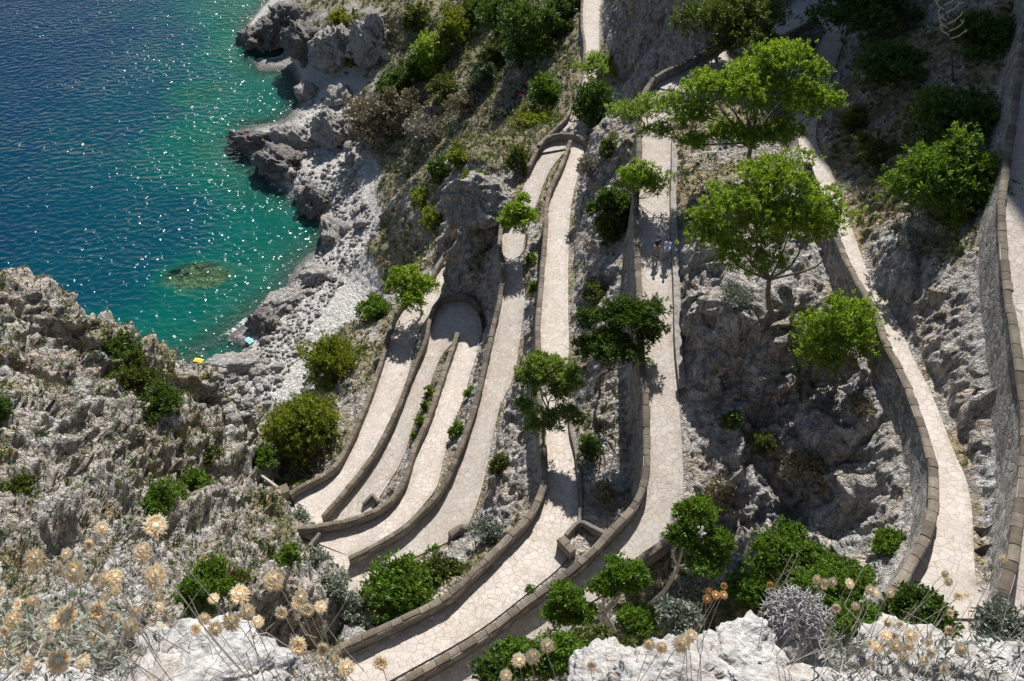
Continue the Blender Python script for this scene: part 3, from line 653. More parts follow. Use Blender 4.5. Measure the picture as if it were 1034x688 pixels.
# zones
beach = ((V[:, 2] < 8.5) & (V[:, 2] > -2) & (V[:, 1] > 95)).astype(float)
beach *= np.clip((8.5-V[:, 2])/2.5, 0, 1)*np.clip(1.4-steep, 0, 1)
hill = ((u_ > 385) & (u_ < 585) & (v_ < 165) & (d_ > 118)).astype(float)
bank = ((u_ > 352) & (u_ < 445) & (v_ < 300) & (v_ > 120) & (d_ > 112) & (V[:, 2] > 4.5)).astype(float)
left = ((V[:, 0] < -9) & (V[:, 1] < 62) & (V[:, 2] > 45) & (u_ < 345)).astype(float)
shade = ((u_ > 840) & (v_ < 260)).astype(float)
rockcl = ((u_ > 690) & (u_ < 930) & (v_ > 240) & (v_ < 600)).astype(float)
# displacement: layered crags that lean with the strata, smaller blocks, grain
Q = V.copy(); rot = Matrix.Rotation(math.radians(28), 3, 'Y') @ Matrix.Rotation(math.radians(20), 3, 'X'); Q = Q@np.array(rot)
Qs = Q*np.array([1, 1, .45])
big = fbm(Qs/7.5, 3, .5, True)-.55
mid = fbm(Qs/2.6+31, 3, .55, True)-.5
warp = .35*np.c_[fbm(V/3.+2, 2), fbm(V/3.+40, 2), fbm(V/3.+80, 2)]
blocks = facet(Qs/3.4+warp, 3)+.5*facet(Qs/1.7+warp*1.5, 11)
small = facet(Q/.85+warp, 7)
grain = fbm(Q/.55, 3, .6)
amp = .30+.75*steep+.45*left+.75*rockcl-.15*hill*(1-steep)-.35*beach
mask = np.clip((dist-.55)/2.6, 0, 1)**.8
mask = np.where(onr, 0, mask)
V[:, 2] -= np.where(onr, .45*np.clip((dist-.1)/.3, 0, 1), 0)
fallL = V[:, :2]@np.array([-.66, .75]); alongL = V[:, :2]@np.array([.75, .66])
flute = fbm(np.c_[fallL/5.2, alongL/17., V[:, 2]/17.]+.35*warp, 4, .5, True)-.6
fluteC = fbm(np.c_[V[:, 0]/3.6, V[:, 1]/11., V[:, 2]/11.]+.4*warp+7, 4, .55, True)-.6
disp = mask*land*(amp*(.70*big+.35*mid+.62*blocks)+(.26+.18*steep+.16*beach-.10*left)*.62*small+.10*grain+1.9*left*flute+.9*rockcl*fluteC)
fine = np.where(onr, 0, np.clip((dist-.35)/.5, 0, 1))*np.clip(1-mask, 0, 1)*(.20*small+.08*grain+.12*mid)
V = V+n0*(disp+fine)[:, None]
n = vnormals(V, T)
flat = np.clip((n0[:, 2]-.55)/.35, 0, 1)
patch = fbm(V/6., 4, .55)
veg = .20+.30*flat+.55*patch+.52*hill+.42*bank*(1-hill)+.10*left+.30*shade-1.5*beach-.40*rockcl-.22*steep*(1-hill)*(1-left)*(1-bank)
veg = np.where(V[:, 2] < 2.5, 0, veg); veg = np.clip(veg, 0, 1)
terrain = mesh_obj('terrain', V, T, M['terrain'], smooth=False, col={'veg': veg, 'beach': np.clip(beach, 0, 1)})
tag(terrain, kind='structure')
BV = BVHTree.FromPolygons([tuple(p) for p in V], [tuple(int(i) for i in t) for t in T])
TV, TT, TN, TVEG, TD, TLEFT = V, T, n, veg, np.where(onr, 0, dist), left
TSCRUB = fbm(V/4.5+60, 4, .55)
print('terrain', len(V), len(T))
def ground(x, y):
    h = BV.ray_cast(Vector((x, y, 400)), Vector((0, 0, -1))); return h[0].z if h[0] else 0.
def hit(u, v):
    d = Vector(ray(u, v)).normalized(); h = BV.ray_cast(Vector((0, 0, CAMZ)), d)
    return np.array(h[0]) if h[0] else Wz(u, v, -CAMZ)

# ------------------------------------------------------------------ sea
SUBM = [(200,279,68,24,-.25,'brown rock just under the water in the middle of the bay',51),(208,94,62,26,-3.,'pale rock lying deeper under the water off the cove',52),(80,330,44,18,-2.6,'dim green rock under the water beside the left slope',53)]
def build_sea():
    sub = []
    for (u, v, w, h, top, lab, sd_) in SUBM:
        p = Wz(u, v, -CAMZ); px = np.dot(p-CAMP, [0, S2, -S2])/FPX; sub.append((p[0], p[1], w/2*px, h/2*px/.55, top))
    xs = np.r_[-6000, -2500, -1000, -500, np.arange(-300, 40, 2.5), 100, 300, 1000, 3000, 6000]; ys = np.r_[-3000, -800, -200, 0, np.arange(60, 420, 2.5), 500, 700, 1200, 3000, 9000]
    X, Y = np.meshgrid(xs, ys, indexing='ij'); P = np.c_[X.ravel(), Y.ravel(), np.zeros(X.size)]
    dep = np.full(len(P), 22.); shore = dep.copy()
    for i, p in enumerate(P):
        if -300 < p[0] < 40 and 60 < p[1] < 420:
            dep[i] = shore[i] = max(0, -ground(p[0], p[1]))
            for (x, y, a, b, top) in sub:
                q = math.hypot((p[0]-x)/a, (p[1]-y)/b)
                if q < 1.4: dep[i] = min(dep[i], -top+max(0, q-.9)*9)
    ny = len(ys); F = []
    I = np.arange((len(xs)-1)*(ny-1)); a = (I//(ny-1))*ny+I % (ny-1)
    F = np.c_[a, a+ny, a+ny+1, a+1]
    tag(mesh_obj('sea', P, F, M['water'], smooth=True, col={'depth': dep, 'shore': shore}), kind='structure')
build_sea()
# ------------------------------------------------------------------ parapets
def outward(e, oth):
    o2 = resample(oth, n=len(e)); T = np.gradient(e, axis=0); Nn = np.c_[-T[:, 1], T[:, 0]]; Nn /= np.linalg.norm(Nn, axis=1)[:, None]+1e-9
    s = np.sign(((o2-e)[:, :2]*Nn).sum(1)); s = np.sign(np.median(s)) or 1
    return -s*Nn
def parapet(pieces, label, h=.8, th=.38, down=1.2, mat='masonry', name='parapet_wall', cat='stone wall', coping=True, group='parapet walls along the zigzag path'):
    """pieces: list of (edge, outward normals) chained into one wall"""
    P = np.vstack([p for p, _ in pieces]); Nn = np.vstack([q for _, q in pieces])
    keep = np.r_[True, np.linalg.norm(np.diff(P, axis=0), axis=1) > .05]; P, Nn = P[keep], Nn[keep]
    # even spacing, smoothed normals
    d = np.r_[0, np.cumsum(np.linalg.norm(np.diff(P, axis=0), axis=1))]; n = max(3, int(d[-1]/.3)); s = np.linspace(0, d[-1], n)
    P = np.stack([np.interp(s, d, P[:, i]) for i in range(3)], 1); Nn = np.stack([np.interp(s, d, Nn[:, i]) for i in range(2)], 1)
    for _ in range(4): Nn[1:-1] = (Nn[:-2]+2*Nn[1:-1]+Nn[2:])/4
    Nn /= np.linalg.norm(Nn, axis=1)[:, None]+1e-9; N3 = np.c_[Nn, np.zeros(n)]
    org = P[n//2].copy(); root = thing(name, org, label, cat, group)
    wob = .02*np.sin(s*2.1)+.012*np.sin(s*5.3)
    hh = h+wob
    # face: inner bottom, inner top, outer top, outer bottom
    prof = [(0.02, -.35), (0.02, 0.), (0.02, .4*h), (0.035, 1.), (th-.03, 1.), (th+.02, 0.), (th+.16, -1)]
    V = []; U = []
    for i in range(n):
        for q, (o, z) in enumerate(prof):
            if q == 3 or q == 4: zz_ = hh[i]
            elif z == -1: zz_ = -down
            else: zz_ = z
            V.append(P[i]+N3[i]*o+[0, 0, zz_]-org); U.append((s[i]+(7.3 if q > 3 else 0), P[i][2]*0+zz_))
    k = len(prof); F = [(i*k+j, (i+1)*k+j, (i+1)*k+j+1, i*k+j+1) for i in range(n-1) for j in range(k-1)]
    F += [tuple(range(k)), tuple((n-1)*k+j for j in reversed(range(k)))]
    mesh_obj('wall_face', V, F, M[mat], root, uv=U)
    if coping:
        # coping stones with open joints over a mortar bed
        cb = MB(); ct = MB(); seg = .82; m = max(1, int(round(s[-1]/seg))); r = random.Random(len(label))
        g = .02; jit = [r.uniform(-.28, .28) for _ in range(m+1)]
        pr = [(-.05, .0), (-.055, .10), (.02, .19), (th*.5, .215), (th-.02, .19), (th+.055, .10), (th+.05, .0)]
        for i in range(m):
            a, b_ = s[-1]*(i+(jit[i] if i else 0))/m+g, s[-1]*(i+1+(jit[i+1] if i+1 < m else 0))/m-g; ss = np.linspace(a, b_, 4)
            PP = np.stack([np.interp(ss, s, P[:, q]) for q in range(3)], 1); NN = np.stack([np.interp(ss, s, N3[:, q]) for q in range(3)], 1); H = np.interp(ss, s, hh)
            dz = r.uniform(-.03, .03); do = r.uniform(-.025, .025); sc_ = r.uniform(.90, 1.10); V = []
            for j in range(4):
                for o, z in pr: V.append(PP[j]+NN[j]*((o-th/2)*sc_+th/2+do)+[0, 0, H[j]+.02+z+dz]-org)
            kk = len(pr); F = [(j*kk+q, j*kk+q+1, (j+1)*kk+q+1, (j+1)*kk+q) for j in range(3) for q in range(kk-1)]
            F += [tuple(reversed(range(kk))), tuple(3*kk+q for q in range(kk)), (0, kk, 2*kk, 3*kk, 3*kk+kk-1, 2*kk+kk-1, kk+kk-1, kk-1)]
            cb.add(V, F)
        mp = [(-.02, -.02), (-.02, .13), (th*.5, .19), (th+.02, .13), (th+.02, -.02)]; V = []
        for i in range(n):
            for o, z in mp: V.append(P[i]+N3[i]*o+[0, 0, hh[i]+z]-org)
        F = [(i*5+j, i*5+j+1, (i+1)*5+j+1, (i+1)*5+j) for i in range(n-1) for j in range(4)]+[(4, 3, 2, 1, 0), tuple((n-1)*5+j for j in range(5))]
        ct.add(V, F)
        co_ = cb.build('coping', M['coping'], root); ct.build('mortar_bed', M['mortar'], co_)
    return root
def E_(k, side=0, a=0., b=1.):
    e, o = SEC[k] if side == 0 else SEC[k][::-1]
    nn = outward(e, o); i, j = int(a*(len(e)-1)), int(b*(len(e)-1)); return e[i:j+1], nn[i:j+1]
def rev(p): return p[0][::-1], p[1][::-1]
parapet([E_('A')], 'lowest stone parapet, along the outer edge of the bottom leg of the path', down=2.)
parapet([E_('B'), E_('BC', 0, 0, .72)], 'stone parapet curving round the shaded lower hairpin, second lowest of the zigzag', down=1.5)
parapet([E_('C', 1)], 'stone parapet between the two legs that join at the shaded lower hairpin', down=1.6)
parapet([E_('D', 0, 0, .80)], 'stone parapet with a free blunt end casting a dark shadow on the wide lower turn', down=2.2)
parapet([E_('D', 0, .93, 1.), E_('DE', 0, 0., .8)], 'curved stone parapet round the outside of the upper hairpin above the distant path', down=2.2)
parapet([E_('E')], 'long stone parapet from the upper hairpin down past the single pale pine', down=2.6)
parapet([E_('F'), E_('FG', 0, .0, .95)], 'longest stone parapet, sweeping from the bottom edge past two walkers to the tree-covered top corner', down=4.7, mat='greymasonry')
parapet([rev(E_('FG', 1, .42, 1.)), ] if False else [E_('FG', 1, .42, .86)], 'dark shaded stone parapet on the inner side of the topmost hairpin', down=1.2)
parapet([E_('G', 0, .42, 1.)], 'curved stone parapet above rough grey masonry beside the white path right of the big cliff', down=1.75, mat='greymasonry')
parapet([E_('H')], 'rightmost stone parapet, above a tall rubble wall at the edge of the picture', down=2.3, mat='greymasonry')
# low edge walls on the inner sides
parapet([E_('F', 1, .43, .86)], 'low pale kerb wall along the foot of the big grey cliff', h=.42, th=.55, down=.5, coping=False, name='kerb_wall', mat='kerb', group='low walls beside the path')
parapet([E_('E', 1, .60, .76)], 'thin low kerb wall beside the sunken pit behind the pale pine', h=.45, th=.3, down=.5, coping=False, name='kerb_wall', mat='masonry', group='low walls beside the path')
def freewall(px, z, label, h=.8, th=.42, down=1., sidepx=None, coping=True, mat='masonry'):
    zs = z if isinstance(z, (list, tuple)) else [z]*len(px)
    P = np.array([Wz(u, v, q) for (u, v), q in zip(px, zs)]); P = resample(P, .3)
    T_ = np.gradient(P, axis=0); Nn = np.c_[-T_[:, 1], T_[:, 0]]; Nn /= np.linalg.norm(Nn, axis=1)[:, None]
    return parapet([(P, Nn)], label, h, th, down, mat, coping=coping, group='low walls beside the path')
freewall([(456,546),(466,538),(474,541),(519,514)], [-57.6,-57.5,-57.2,-55.5], 'short stone wall with a kink holding back the rocky bank below the pale pine', h=.6, down=1.5)
freewall([(315,553),(325,541)], -58., 'tiny kerb stone wall at the left end of the wide lower turn', h=.35, th=.3, down=.5, coping=False)
freewall([(646,577),(661,566),(678,553)], [-42.6,-42.5,-42.5], 'short stone wall closing the bank behind the bare-limbed tree', h=.8, down=1.5)
freewall([(646,606),(641,585)], [-43.2,-42.9], 'stubby upright stone wall running down from the bank behind the bare-limbed tree', h=.7, th=.6, down=1.5)
freewall([(562,552),(575,566)], [-46.2,-46.1], 'small stone wall closing the lower end of the sunken pit', h=.7, th=.5, down=.8)
freewall([(573,545),(585,531),(610,544)], [-46.3,-46.4,-46.], 'small stone wall bent round the back of the sunken pit', h=.5, th=.3, down=.8, coping=False)
freewall([(384,508),(377,500),(366,510)], [-64,-63.9,-64.1], 'small bent stone wall round a drain in the second lowest leg', h=.5, th=.3, down=.5, coping=False)
# post at the end of the lowest parapet
pb = Wz(291, 501, -64.6); root = thing('stone_post', pb, 'square brown stone post at the lower end of the lowest parapet', 'stone post')
m_ = MB(); m_.box((-.25, 0, .3), .8, .8, 1.5, .5); m_.build('shaft', M['masonry'], root); m_ = MB(); m_.box((-.25, 0, 1.13), .98, .98, .16, .5); m_.build('cap', M['coping'], root)
m_ = MB(); a, b_ = Wz(286, 497, -63.7), Wz(262, 479, -64.3); m_.tube([a, (a+b_)/2+[0, 0, .05], b_], .16, 6); tag(m_.build('pipe', M['mortar']), 'pale pipe running left from the square brown post', 'pipe')
# ------------------------------------------------------------------ plants
def rdir(n, r=rng):
    d = r.normal(size=(n, 3)); return d/(np.linalg.norm(d, axis=1)[:, None]+1e-9)
def quads(Cn, D, L, W_, r=rng):
    """leaf quads that start at Cn and run along D with length L and width W_"""
    n = len(Cn); t = np.cross(D, rdir(n, r)); t /= np.linalg.norm(t, axis=1)[:, None]+1e-9
    L = np.broadcast_to(L, (n,))[:, None]; W_ = np.broadcast_to(W_, (n,))[:, None]
    bend = np.cross(t, D)*L*.12
    V = np.stack([Cn-t*W_*.3, Cn+t*W_*.3, Cn+D*L*.6+t*W_*.5+bend, Cn+D*L*.6-t*W_*.5+bend, Cn+D*L], 1)
    base = np.arange(n)[:, None]*5
    return V.reshape(-1, 3), np.vstack([base+np.array([0, 1, 2]), base+np.array([0, 2, 3]), base+np.array([3, 2, 4])])
def crown_leaves(lobes, n, L, W_, r, tuft=9, up=.35, shell=(.45, 1.05), low=-.35, spread=.5):
    """tufts of leaves over a set of lobes (centre, radii)"""
    vol = np.array([np.prod(R)**(2/3) for _, R in lobes]); pick = r.choice(len(lobes), size=max(1, n//tuft), p=vol/vol.sum())
    Cc = np.array([c for c, _ in lobes])[pick]; R = np.array([q for _, q in lobes])[pick]
    d = rdir(len(pick), r); d[:, 2] = np.where(d[:, 2] < low, -d[:, 2]*.6, d[:, 2]); d /= np.linalg.norm(d, axis=1)[:, None]
    k = r.uniform(shell[0], shell[1], len(pick))[:, None]; k = np.where(r.random((len(pick), 1)) < .13, r.uniform(1.05, 1.45, (len(pick), 1)), k)
    tc = Cc+d*R*k
    tc = np.repeat(tc, tuft, 0); dd = np.repeat(d, tuft, 0)
    D = dd*.7+rdir(len(tc), r)*.95+np.array([0, 0, up]); D /= np.linalg.norm(D, axis=1)[:, None]
    st = tc+rdir(len(tc), r)*L*spread
    return quads(st, D, L*r.uniform(.6, 1.25, len(tc)), W_*r.uniform(.7, 1.2, len(tc)), r)
def make_lobes(a, c, n, r, size=.42, flat=1.):
    out = []; ph = r.uniform(0, 6.28)
    for i in range(n):
        z = 1-1.5*(i+.5)/n; q = math.sqrt(max(0, 1-z*z)); th = ph+i*2.39996+r.uniform(-.35, .35); d = np.array([q*math.cos(th), q*math.sin(th), z])
        s = size*r.uniform(.55, 1.4); k = min(r.uniform(.5, .95), 1.12-s*.7)
        out.append((d*np.array([a, a, c])*k, np.array([a*s, a*s, min(c, a)*s*flat])))
    out.append((np.array([0, 0, .05*c]), np.array([a*.5, a*.5, c*.45])))
    return out
def limbs(mb, base, lobes, rad, r, split=.4, bendy=.12):
    """trunk that forks into one limb per lobe"""
    top = np.mean([c for c, _ in lobes], 0); fork = base+(top-base)*split
    h = np.linalg.norm(top-base)
    P = [base-np.array([0, 0, .3]), base+(fork-base)*.5+r.normal(size=3)*h*bendy*.3, fork]
    P = spline(P, max(.15, h/14)); mb.tube(P, np.linspace(rad, rad*.72, len(P)), 7)
    for c, R in lobes:
        mid = fork+(c-fork)*.5+r.normal(size=3)*h*bendy*.5+np.array([0, 0, -.04*h])
        Q = spline([fork, mid, c], max(.15, h/12)); mb.tube(Q, np.linspace(rad*.5, rad*.14, len(Q)), 5)
PLN = [0]
def plant(kind, label, cat, base, centre, w, h, mat, lobes=7, dens=1., leaf=2.6, aspect=.38, trunk=True, bark='bark', group=None, base_t=None, size=.44, tuft=9,
          flat=1., trunk_r=.024, depth=None, low=-.6, shell=(.4, 1.05), upb=.35, split=.4, sink=.0):
    """base/centre in picture coordinates of the photograph, turned into a place on the ground; w,h the crown's apparent size"""
    PLN[0] += 1; r = np.random.default_rng(1000+PLN[0])
    if not trunk and base_t is None: base = (centre[0], centre[1]+.16*h)
    B = hit(*base) if base_t is None else Wt(base[0], base[1], base_t)
    d = ray(*centre); hd = math.hypot(B[0], B[1])
    t = hd/math.hypot(d[0], d[1])*(1 if depth is None else depth); Cc = CAMP+d*t
    dist = np.linalg.norm(Cc-CAMP); sd = -d[2]/np.linalg.norm(d); cd = math.sqrt(1-sd*sd)
    a = w/2*t/FPX; hv = h/2*t/FPX*np.linalg.norm(d) if False else h/2*t/FPX
    c = math.sqrt(max(hv*hv-(a*sd)**2, (.45*min(a, hv))**2))/max(cd, .3); c = min(c, 1.3*a+.2)
    if hv < a*sd: ay = max(.3*a, math.sqrt(max(hv*hv-(c*cd)**2, .04))/sd)
    else: ay = a
    B = np.array([B[0], B[1], min(B[2], Cc[2]-.2*c)-sink])
    px = t/FPX
    L = leaf*px*1.55; Wd = L*aspect
    if not trunk and base_t is None: Cc[2] = min(Cc[2], B[2]+.55*c)
    if isinstance(lobes, list):      # boughs measured on the photograph, each broken into smaller clumps
        lb = []; big = []
        for (lu, lv, lw, lh) in lobes:
            ox, oz = (lu-centre[0])*px, -(lv-centre[1])*px; dy = r.uniform(-.3, .3)*ay-.0*oz
            cc = Cc-B+np.array([ox, oz*sd*.75+dy, oz*cd*.9+dy*.2]); rr = np.array([lw/2*px, lw/2*px*.8, max(lh/2*px*.85, .3)])*.88
            big.append((cc, rr*.8))
            for q, R in make_lobes(1., 1., 7, r, .46, .9): lb.append((cc+q*rr, R*rr))
    else:
        lb = make_lobes(1., 1., lobes, r, size, flat)
        lb = [(Cc-B+q*np.array([a, ay, c]), R*np.array([a, ay, c])*(1 if trunk else r.uniform(.8, 1.25))) for q, R in lb]; big = lb
    n = int(min(52000, max(24 if w < 6 else 60, w*h*dens*1.9)))
    root = thing(kind, B, label, cat, group)
    Vv, Ff = crown_leaves(lb, n, L, Wd, r, tuft, up=upb, low=low, shell=shell)
    mesh_obj('crown', Vv, Ff, M[mat], root)
    mb = MB()
    limbs(mb, np.zeros(3), big, max(.02, trunk_r*(a+c)), r, split)
    mb.build('trunk' if trunk else 'stems', M[bark], root, smooth=True)
    return root
PN = 'pines growing between the path legs'
plant('pine_tree', 'large bright green pine standing over the top of the straight leg, widest of its neighbours', 'pine tree', (757,168), (770,90), 150, 108, 'pine', [(788,66,92,54),(745,76,74,44),(803,94,72,52),(722,100,66,40),(764,110,84,48),(712,84,50,30),(824,78,34,34),(702,120,48,30),(792,126,52,30),(742,132,60,34),(770,88,80,50),(832,98,40,42),(820,124,38,28),(778,144,54,30),(738,150,44,28),(700,140,34,26)], 1.6, 1.95, .34, group=PN, size=.29, flat=.85, tuft=14, shell=(.4, 1.06))
plant('pine_tree', 'broad bright pine with a shadowed trunk, at the upper edge of the big grey cliff', 'pine tree', (782,320), (778,216), 166, 130, 'pine', [(788,166,104,42),(733,184,74,58),(815,194,86,62),(770,212,98,58),(836,234,58,36),(722,230,62,58),(756,254,80,42),(806,256,76,44),(706,208,36,40),(775,186,80,44),(735,262,50,30)], 1.5, 1.95, .34, group=PN, size=.28, flat=.85, tuft=14, shell=(.4, 1.06))
plant('pine_tree', 'grey green dense tree leaning over the curved parapet at the topmost bend', 'tree', (722,66), (737,28), 96, 66, 'pinegrey', 11, 1.6, 2.2, .4, group=PN, size=.36, shell=(.4, 1.06))
plant('pine_tree', 'airy pale green pine spreading over parapet and path at the top of the straight leg', 'pine tree', (640,135), (664,108), 90, 58, 'pinepale', [(648,100,62,36),(682,98,50,34),(632,118,36,26),(694,126,44,30),(664,124,46,22),(706,148,34,28)], .95, 2.2, .28, group=PN, size=.3, flat=.7, base_t=67)
plant('pine_tree', 'small flat-topped pine beside the parapet just beyond the two walkers', 'pine tree', (640,215), (651,180), 62, 34, 'pine', 8, 1.3, 2.2, .3, group=PN, size=.36, flat=.7)
plant('pine_tree', 'thin see-through pine hanging over the distant path', 'pine tree', (596,104), (604,70), 56, 40, 'pinepale', 9, .95, 2., .28, group=PN, size=.32, flat=.7)
plant('bush', 'dark rounded bush at the rocky right end of the upper hairpin', 'bush', (606,128), (602,113), 44, 50, 'dark', 8, 1.5, 2.2, .4, trunk=False, size=.42)
plant('small_tree', 'little round green tree at the roadside just below the overhanging rock', 'tree', (531,246), (526,219), 37, 38, 'pine', 7, 1.5, 2.2, .34, size=.4)
plant('small_tree', 'slim green tree with a bare stem at the roadside by the lowest leg', 'tree', (429,320), (416,290), 52, 46, 'pine', 9, 1.2, 2.2, .32, size=.36)
plant('pine_tree', 'single pale green pine rising between two sunlit legs in the centre', 'pine tree', (556,452), (555,392), 70, 96, 'pinepale', [(545,356,46,24),(570,368,40,28),(538,384,36,24),(562,396,52,30),(530,412,22,16),(574,420,36,26),(548,428,44,18)], 1.1, 2.6, .28, size=.33, tuft=12, base_t=61.5, split=.7)
plant('cedar_tree', 'dark green spreading conifer leaning over the middle parapet wall', 'conifer', (606,400), (624,331), 92, 78, 'dark', [(640,304,62,26),(600,322,36,30),(660,320,26,18),(618,340,70,34),(598,360,40,30),(655,345,30,16),(634,322,50,30)], 1.6, 2.5, .34, size=.34, flat=.7, tuft=12)
plant('bush', 'bright green conical bush against the masonry below the white path', 'bush', (848,385), (838,344), 68, 84, 'pine', 12, 1.6, 2.4, .32, size=.38)
plant('leaning_tree', 'green tree with bleached bare limbs leaning from the bank behind the white rocks', 'tree', (652,612), (708,540), 70, 60, 'green', [(704,524,46,28),(724,542,38,30),(690,548,34,22),(712,560,44,18)], 1.5, 2.8, .38, bark='palebark', size=.36, split=.62, trunk_r=.045)
plant('twisted_tree', 'twisted two-part green tree with white bare branches above the bottom bushes', 'tree', (622,642), (605,600), 108, 72, 'green', [(632,574,48,28),(610,584,30,24),(572,596,42,40),(582,622,44,26),(560,618,26,24),(640,590,26,18)], 1.35, 2.8, .38, bark='palebark', size=.3, split=.55, trunk_r=.05)
plant('bush', 'rounded yellowish green dome bush overlooking the pebble beach, upper of two', 'bush', (338,402), (334,372), 58, 68, 'yolive', 11, 1.7, 2.2, .34, trunk=False, size=.42, bark='bark')
plant('bush', 'large rounded dome bush beside the lower end of the bottom leg, bigger of two', 'bush', (304,468), (304,437), 68, 68, 'yolive', 13, 1.7, 2.4, .34, trunk=False, size=.42)
plant('bush', 'low green bush just left of the slim roadside tree', 'bush', (382,328), (378,315), 34, 28, 'green', 6, 1.6, 2.2, .36, trunk=False)
plant('creeper', 'dark leafy creeper hanging down the rock face left of the middle parapet wall', 'creeper', (618,262), (617,222), 44, 92, 'dark', 12, 1.5, 2.4, .42, trunk=False, size=.36)
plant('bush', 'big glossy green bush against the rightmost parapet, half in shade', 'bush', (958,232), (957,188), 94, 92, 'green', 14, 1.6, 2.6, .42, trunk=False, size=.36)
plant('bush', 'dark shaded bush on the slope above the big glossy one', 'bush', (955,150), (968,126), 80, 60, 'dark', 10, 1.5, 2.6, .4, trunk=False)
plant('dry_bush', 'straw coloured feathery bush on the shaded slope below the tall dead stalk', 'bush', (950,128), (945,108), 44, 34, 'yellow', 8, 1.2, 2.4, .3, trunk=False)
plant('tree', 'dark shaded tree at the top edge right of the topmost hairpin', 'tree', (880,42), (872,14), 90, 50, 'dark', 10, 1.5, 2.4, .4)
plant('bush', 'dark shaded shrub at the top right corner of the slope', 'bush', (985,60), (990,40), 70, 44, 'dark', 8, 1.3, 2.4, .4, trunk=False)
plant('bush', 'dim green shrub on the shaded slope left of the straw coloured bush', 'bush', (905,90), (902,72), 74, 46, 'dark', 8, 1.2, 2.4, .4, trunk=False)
plant('bush', 'small olive shrub at the foot of the shaded slope near the white path', 'bush', (868,142), (864,126), 26, 30, 'olive', 5, 1.5, 2.3, .4, trunk=False)
plant('bush', 'loose olive and straw shrub on the rock right of the white path', 'bush', (884,172), (884,154), 42, 34, 'olive', 7, 1.2, 2.3, .4, trunk=False)
# left slope and foot
LS = 'shrubs on the left rock slope'
for (b, c, w, h, mt, lab) in [
    ((112,376), (110,354), 52, 34, 'dark', 'dark green bush on the skyline of the left slope against the sea'),
    ((140,395), (132,384), 44, 40, 'olive', 'olive scrub bush just below the skyline bush of the left slope'),
    ((158,428), (156,410), 46, 38, 'dark', 'dark green shrub in a hollow of the left slope, below the skyline bush'),
    ((166,520), (165,506), 36, 34, 'green', 'bright green shrub in the middle of the left slope, left of a paired one'),
    ((198,502), (196,489), 30, 34, 'green', 'green shrub in the middle of the left slope, right of a paired one'),
    ((4,440), (2,415), 22, 44, 'dark', 'dark bush cut by the left edge of the picture'),
    ((208,608), (208,592), 54, 44, 'green', 'low green shrub just above the white rock behind the dry flowers'),
    ((290,575), (291,562), 20, 36, 'green', 'narrow green shrub at the foot of the left slope by the wide turn'),
    ((235,600), (236,590), 30, 26, 'olive', 'olive tuft right of the low green shrub above the white rock'),
    ((212,470), (211,463), 20, 16, 'olive', 'small olive tuft on the right part of the left slope'),
    ((310,500), (266,462), 26, 22, 'green', 'bright low shrub at the foot of the larger dome bush'),
    ((30,470), (20,492), 40, 24, 'olive', 'grassy olive patch bush low at the left edge')]:
    plant('bush', lab, 'bush', b, c, w, h, mt, 7, 1.4, 2.4, .42, trunk=False, group=LS)
plant('bush', 'fresh green spreading shrub between the wide lower turn and the bottom parapet', 'bush', (398,620), (403,600), 68, 60, 'green', 12, 1.6, 2.6, .42, trunk=False)
plant('bush', 'olive shrub right of the fresh green one on the bank above the bottom parapet', 'bush', (440,590), (438,578), 56, 30, 'olive', 8, 1.3, 2.5, .4, trunk=False)
plant('silver_bush', 'grey leaved bush at the top of the bank under the pale pine', 'bush', (496,546), (494,537), 36, 24, 'silver', 7, 1.2, 2.5, .34, trunk=False)
plant('silver_bush', 'grey leaved bush left of the fresh green shrub on the bank', 'bush', (360,625), (358,616), 48, 30, 'silver', 8, 1.2, 2.5, .34, trunk=False)
for c, w, h, lab in [((321,568), 26, 22, 'grey leaved bush on the left rim of the wide lower turn, higher one'), ((337,592), 34, 24, 'grey leaved bush on the left rim of the wide lower turn, lower one'), ((303,524), 20, 18, 'small grey bush at the tip of the lowest turn'), ((384,606), 40, 20, 'low grey bush at the near rim of the wide lower turn')]:
    plant('silver_bush', lab, 'bush', c, c, w, h, 'silver', 7, 1.2, 2.4, .36, trunk=False)
for c, w, h, mt, lab in [((602,300), 26, 30, 'olive', 'olive shrub on the rock ridge between two central legs'), ((596,452), 22, 40, 'dark', 'dark shrub in the sunken pit behind the pale pine'), ((612,500), 20, 26, 'dry', 'dry brown shrub in the sunken pit'), ((596,172), 24, 26, 'drygrey', 'grey dry shrub on the rock at the right of the upper hairpin'), ((616,150), 22, 24, 'olive', 'olive shrub on the rock below the dark rounded bush'), ((505,470), 18, 30, 'olive', 'olive shrub on the rock step left of the pale pine'), ((725,500), 30, 34, 'dry', 'dry brown shrub on the big grey cliff, left one'), ((815,470), 40, 34, 'dry', 'dry brown shrub in the dark hollow of the big grey cliff'), ((770,450), 24, 26, 'olive', 'olive shrub on the big grey cliff above the dark hollow'), ((745,300), 34, 24, 'silver', 'grey shrub on the rock at the foot of the broad bright pine'), ((870,410), 30, 22, 'dry', 'dry shrub at the foot of the masonry below the conical bush')]:
    plant('bush', lab, 'bush', c, c, w, h, mt, 7, 1.2, 2.3, .36, trunk=False, group='shrubs on the rock between the legs')
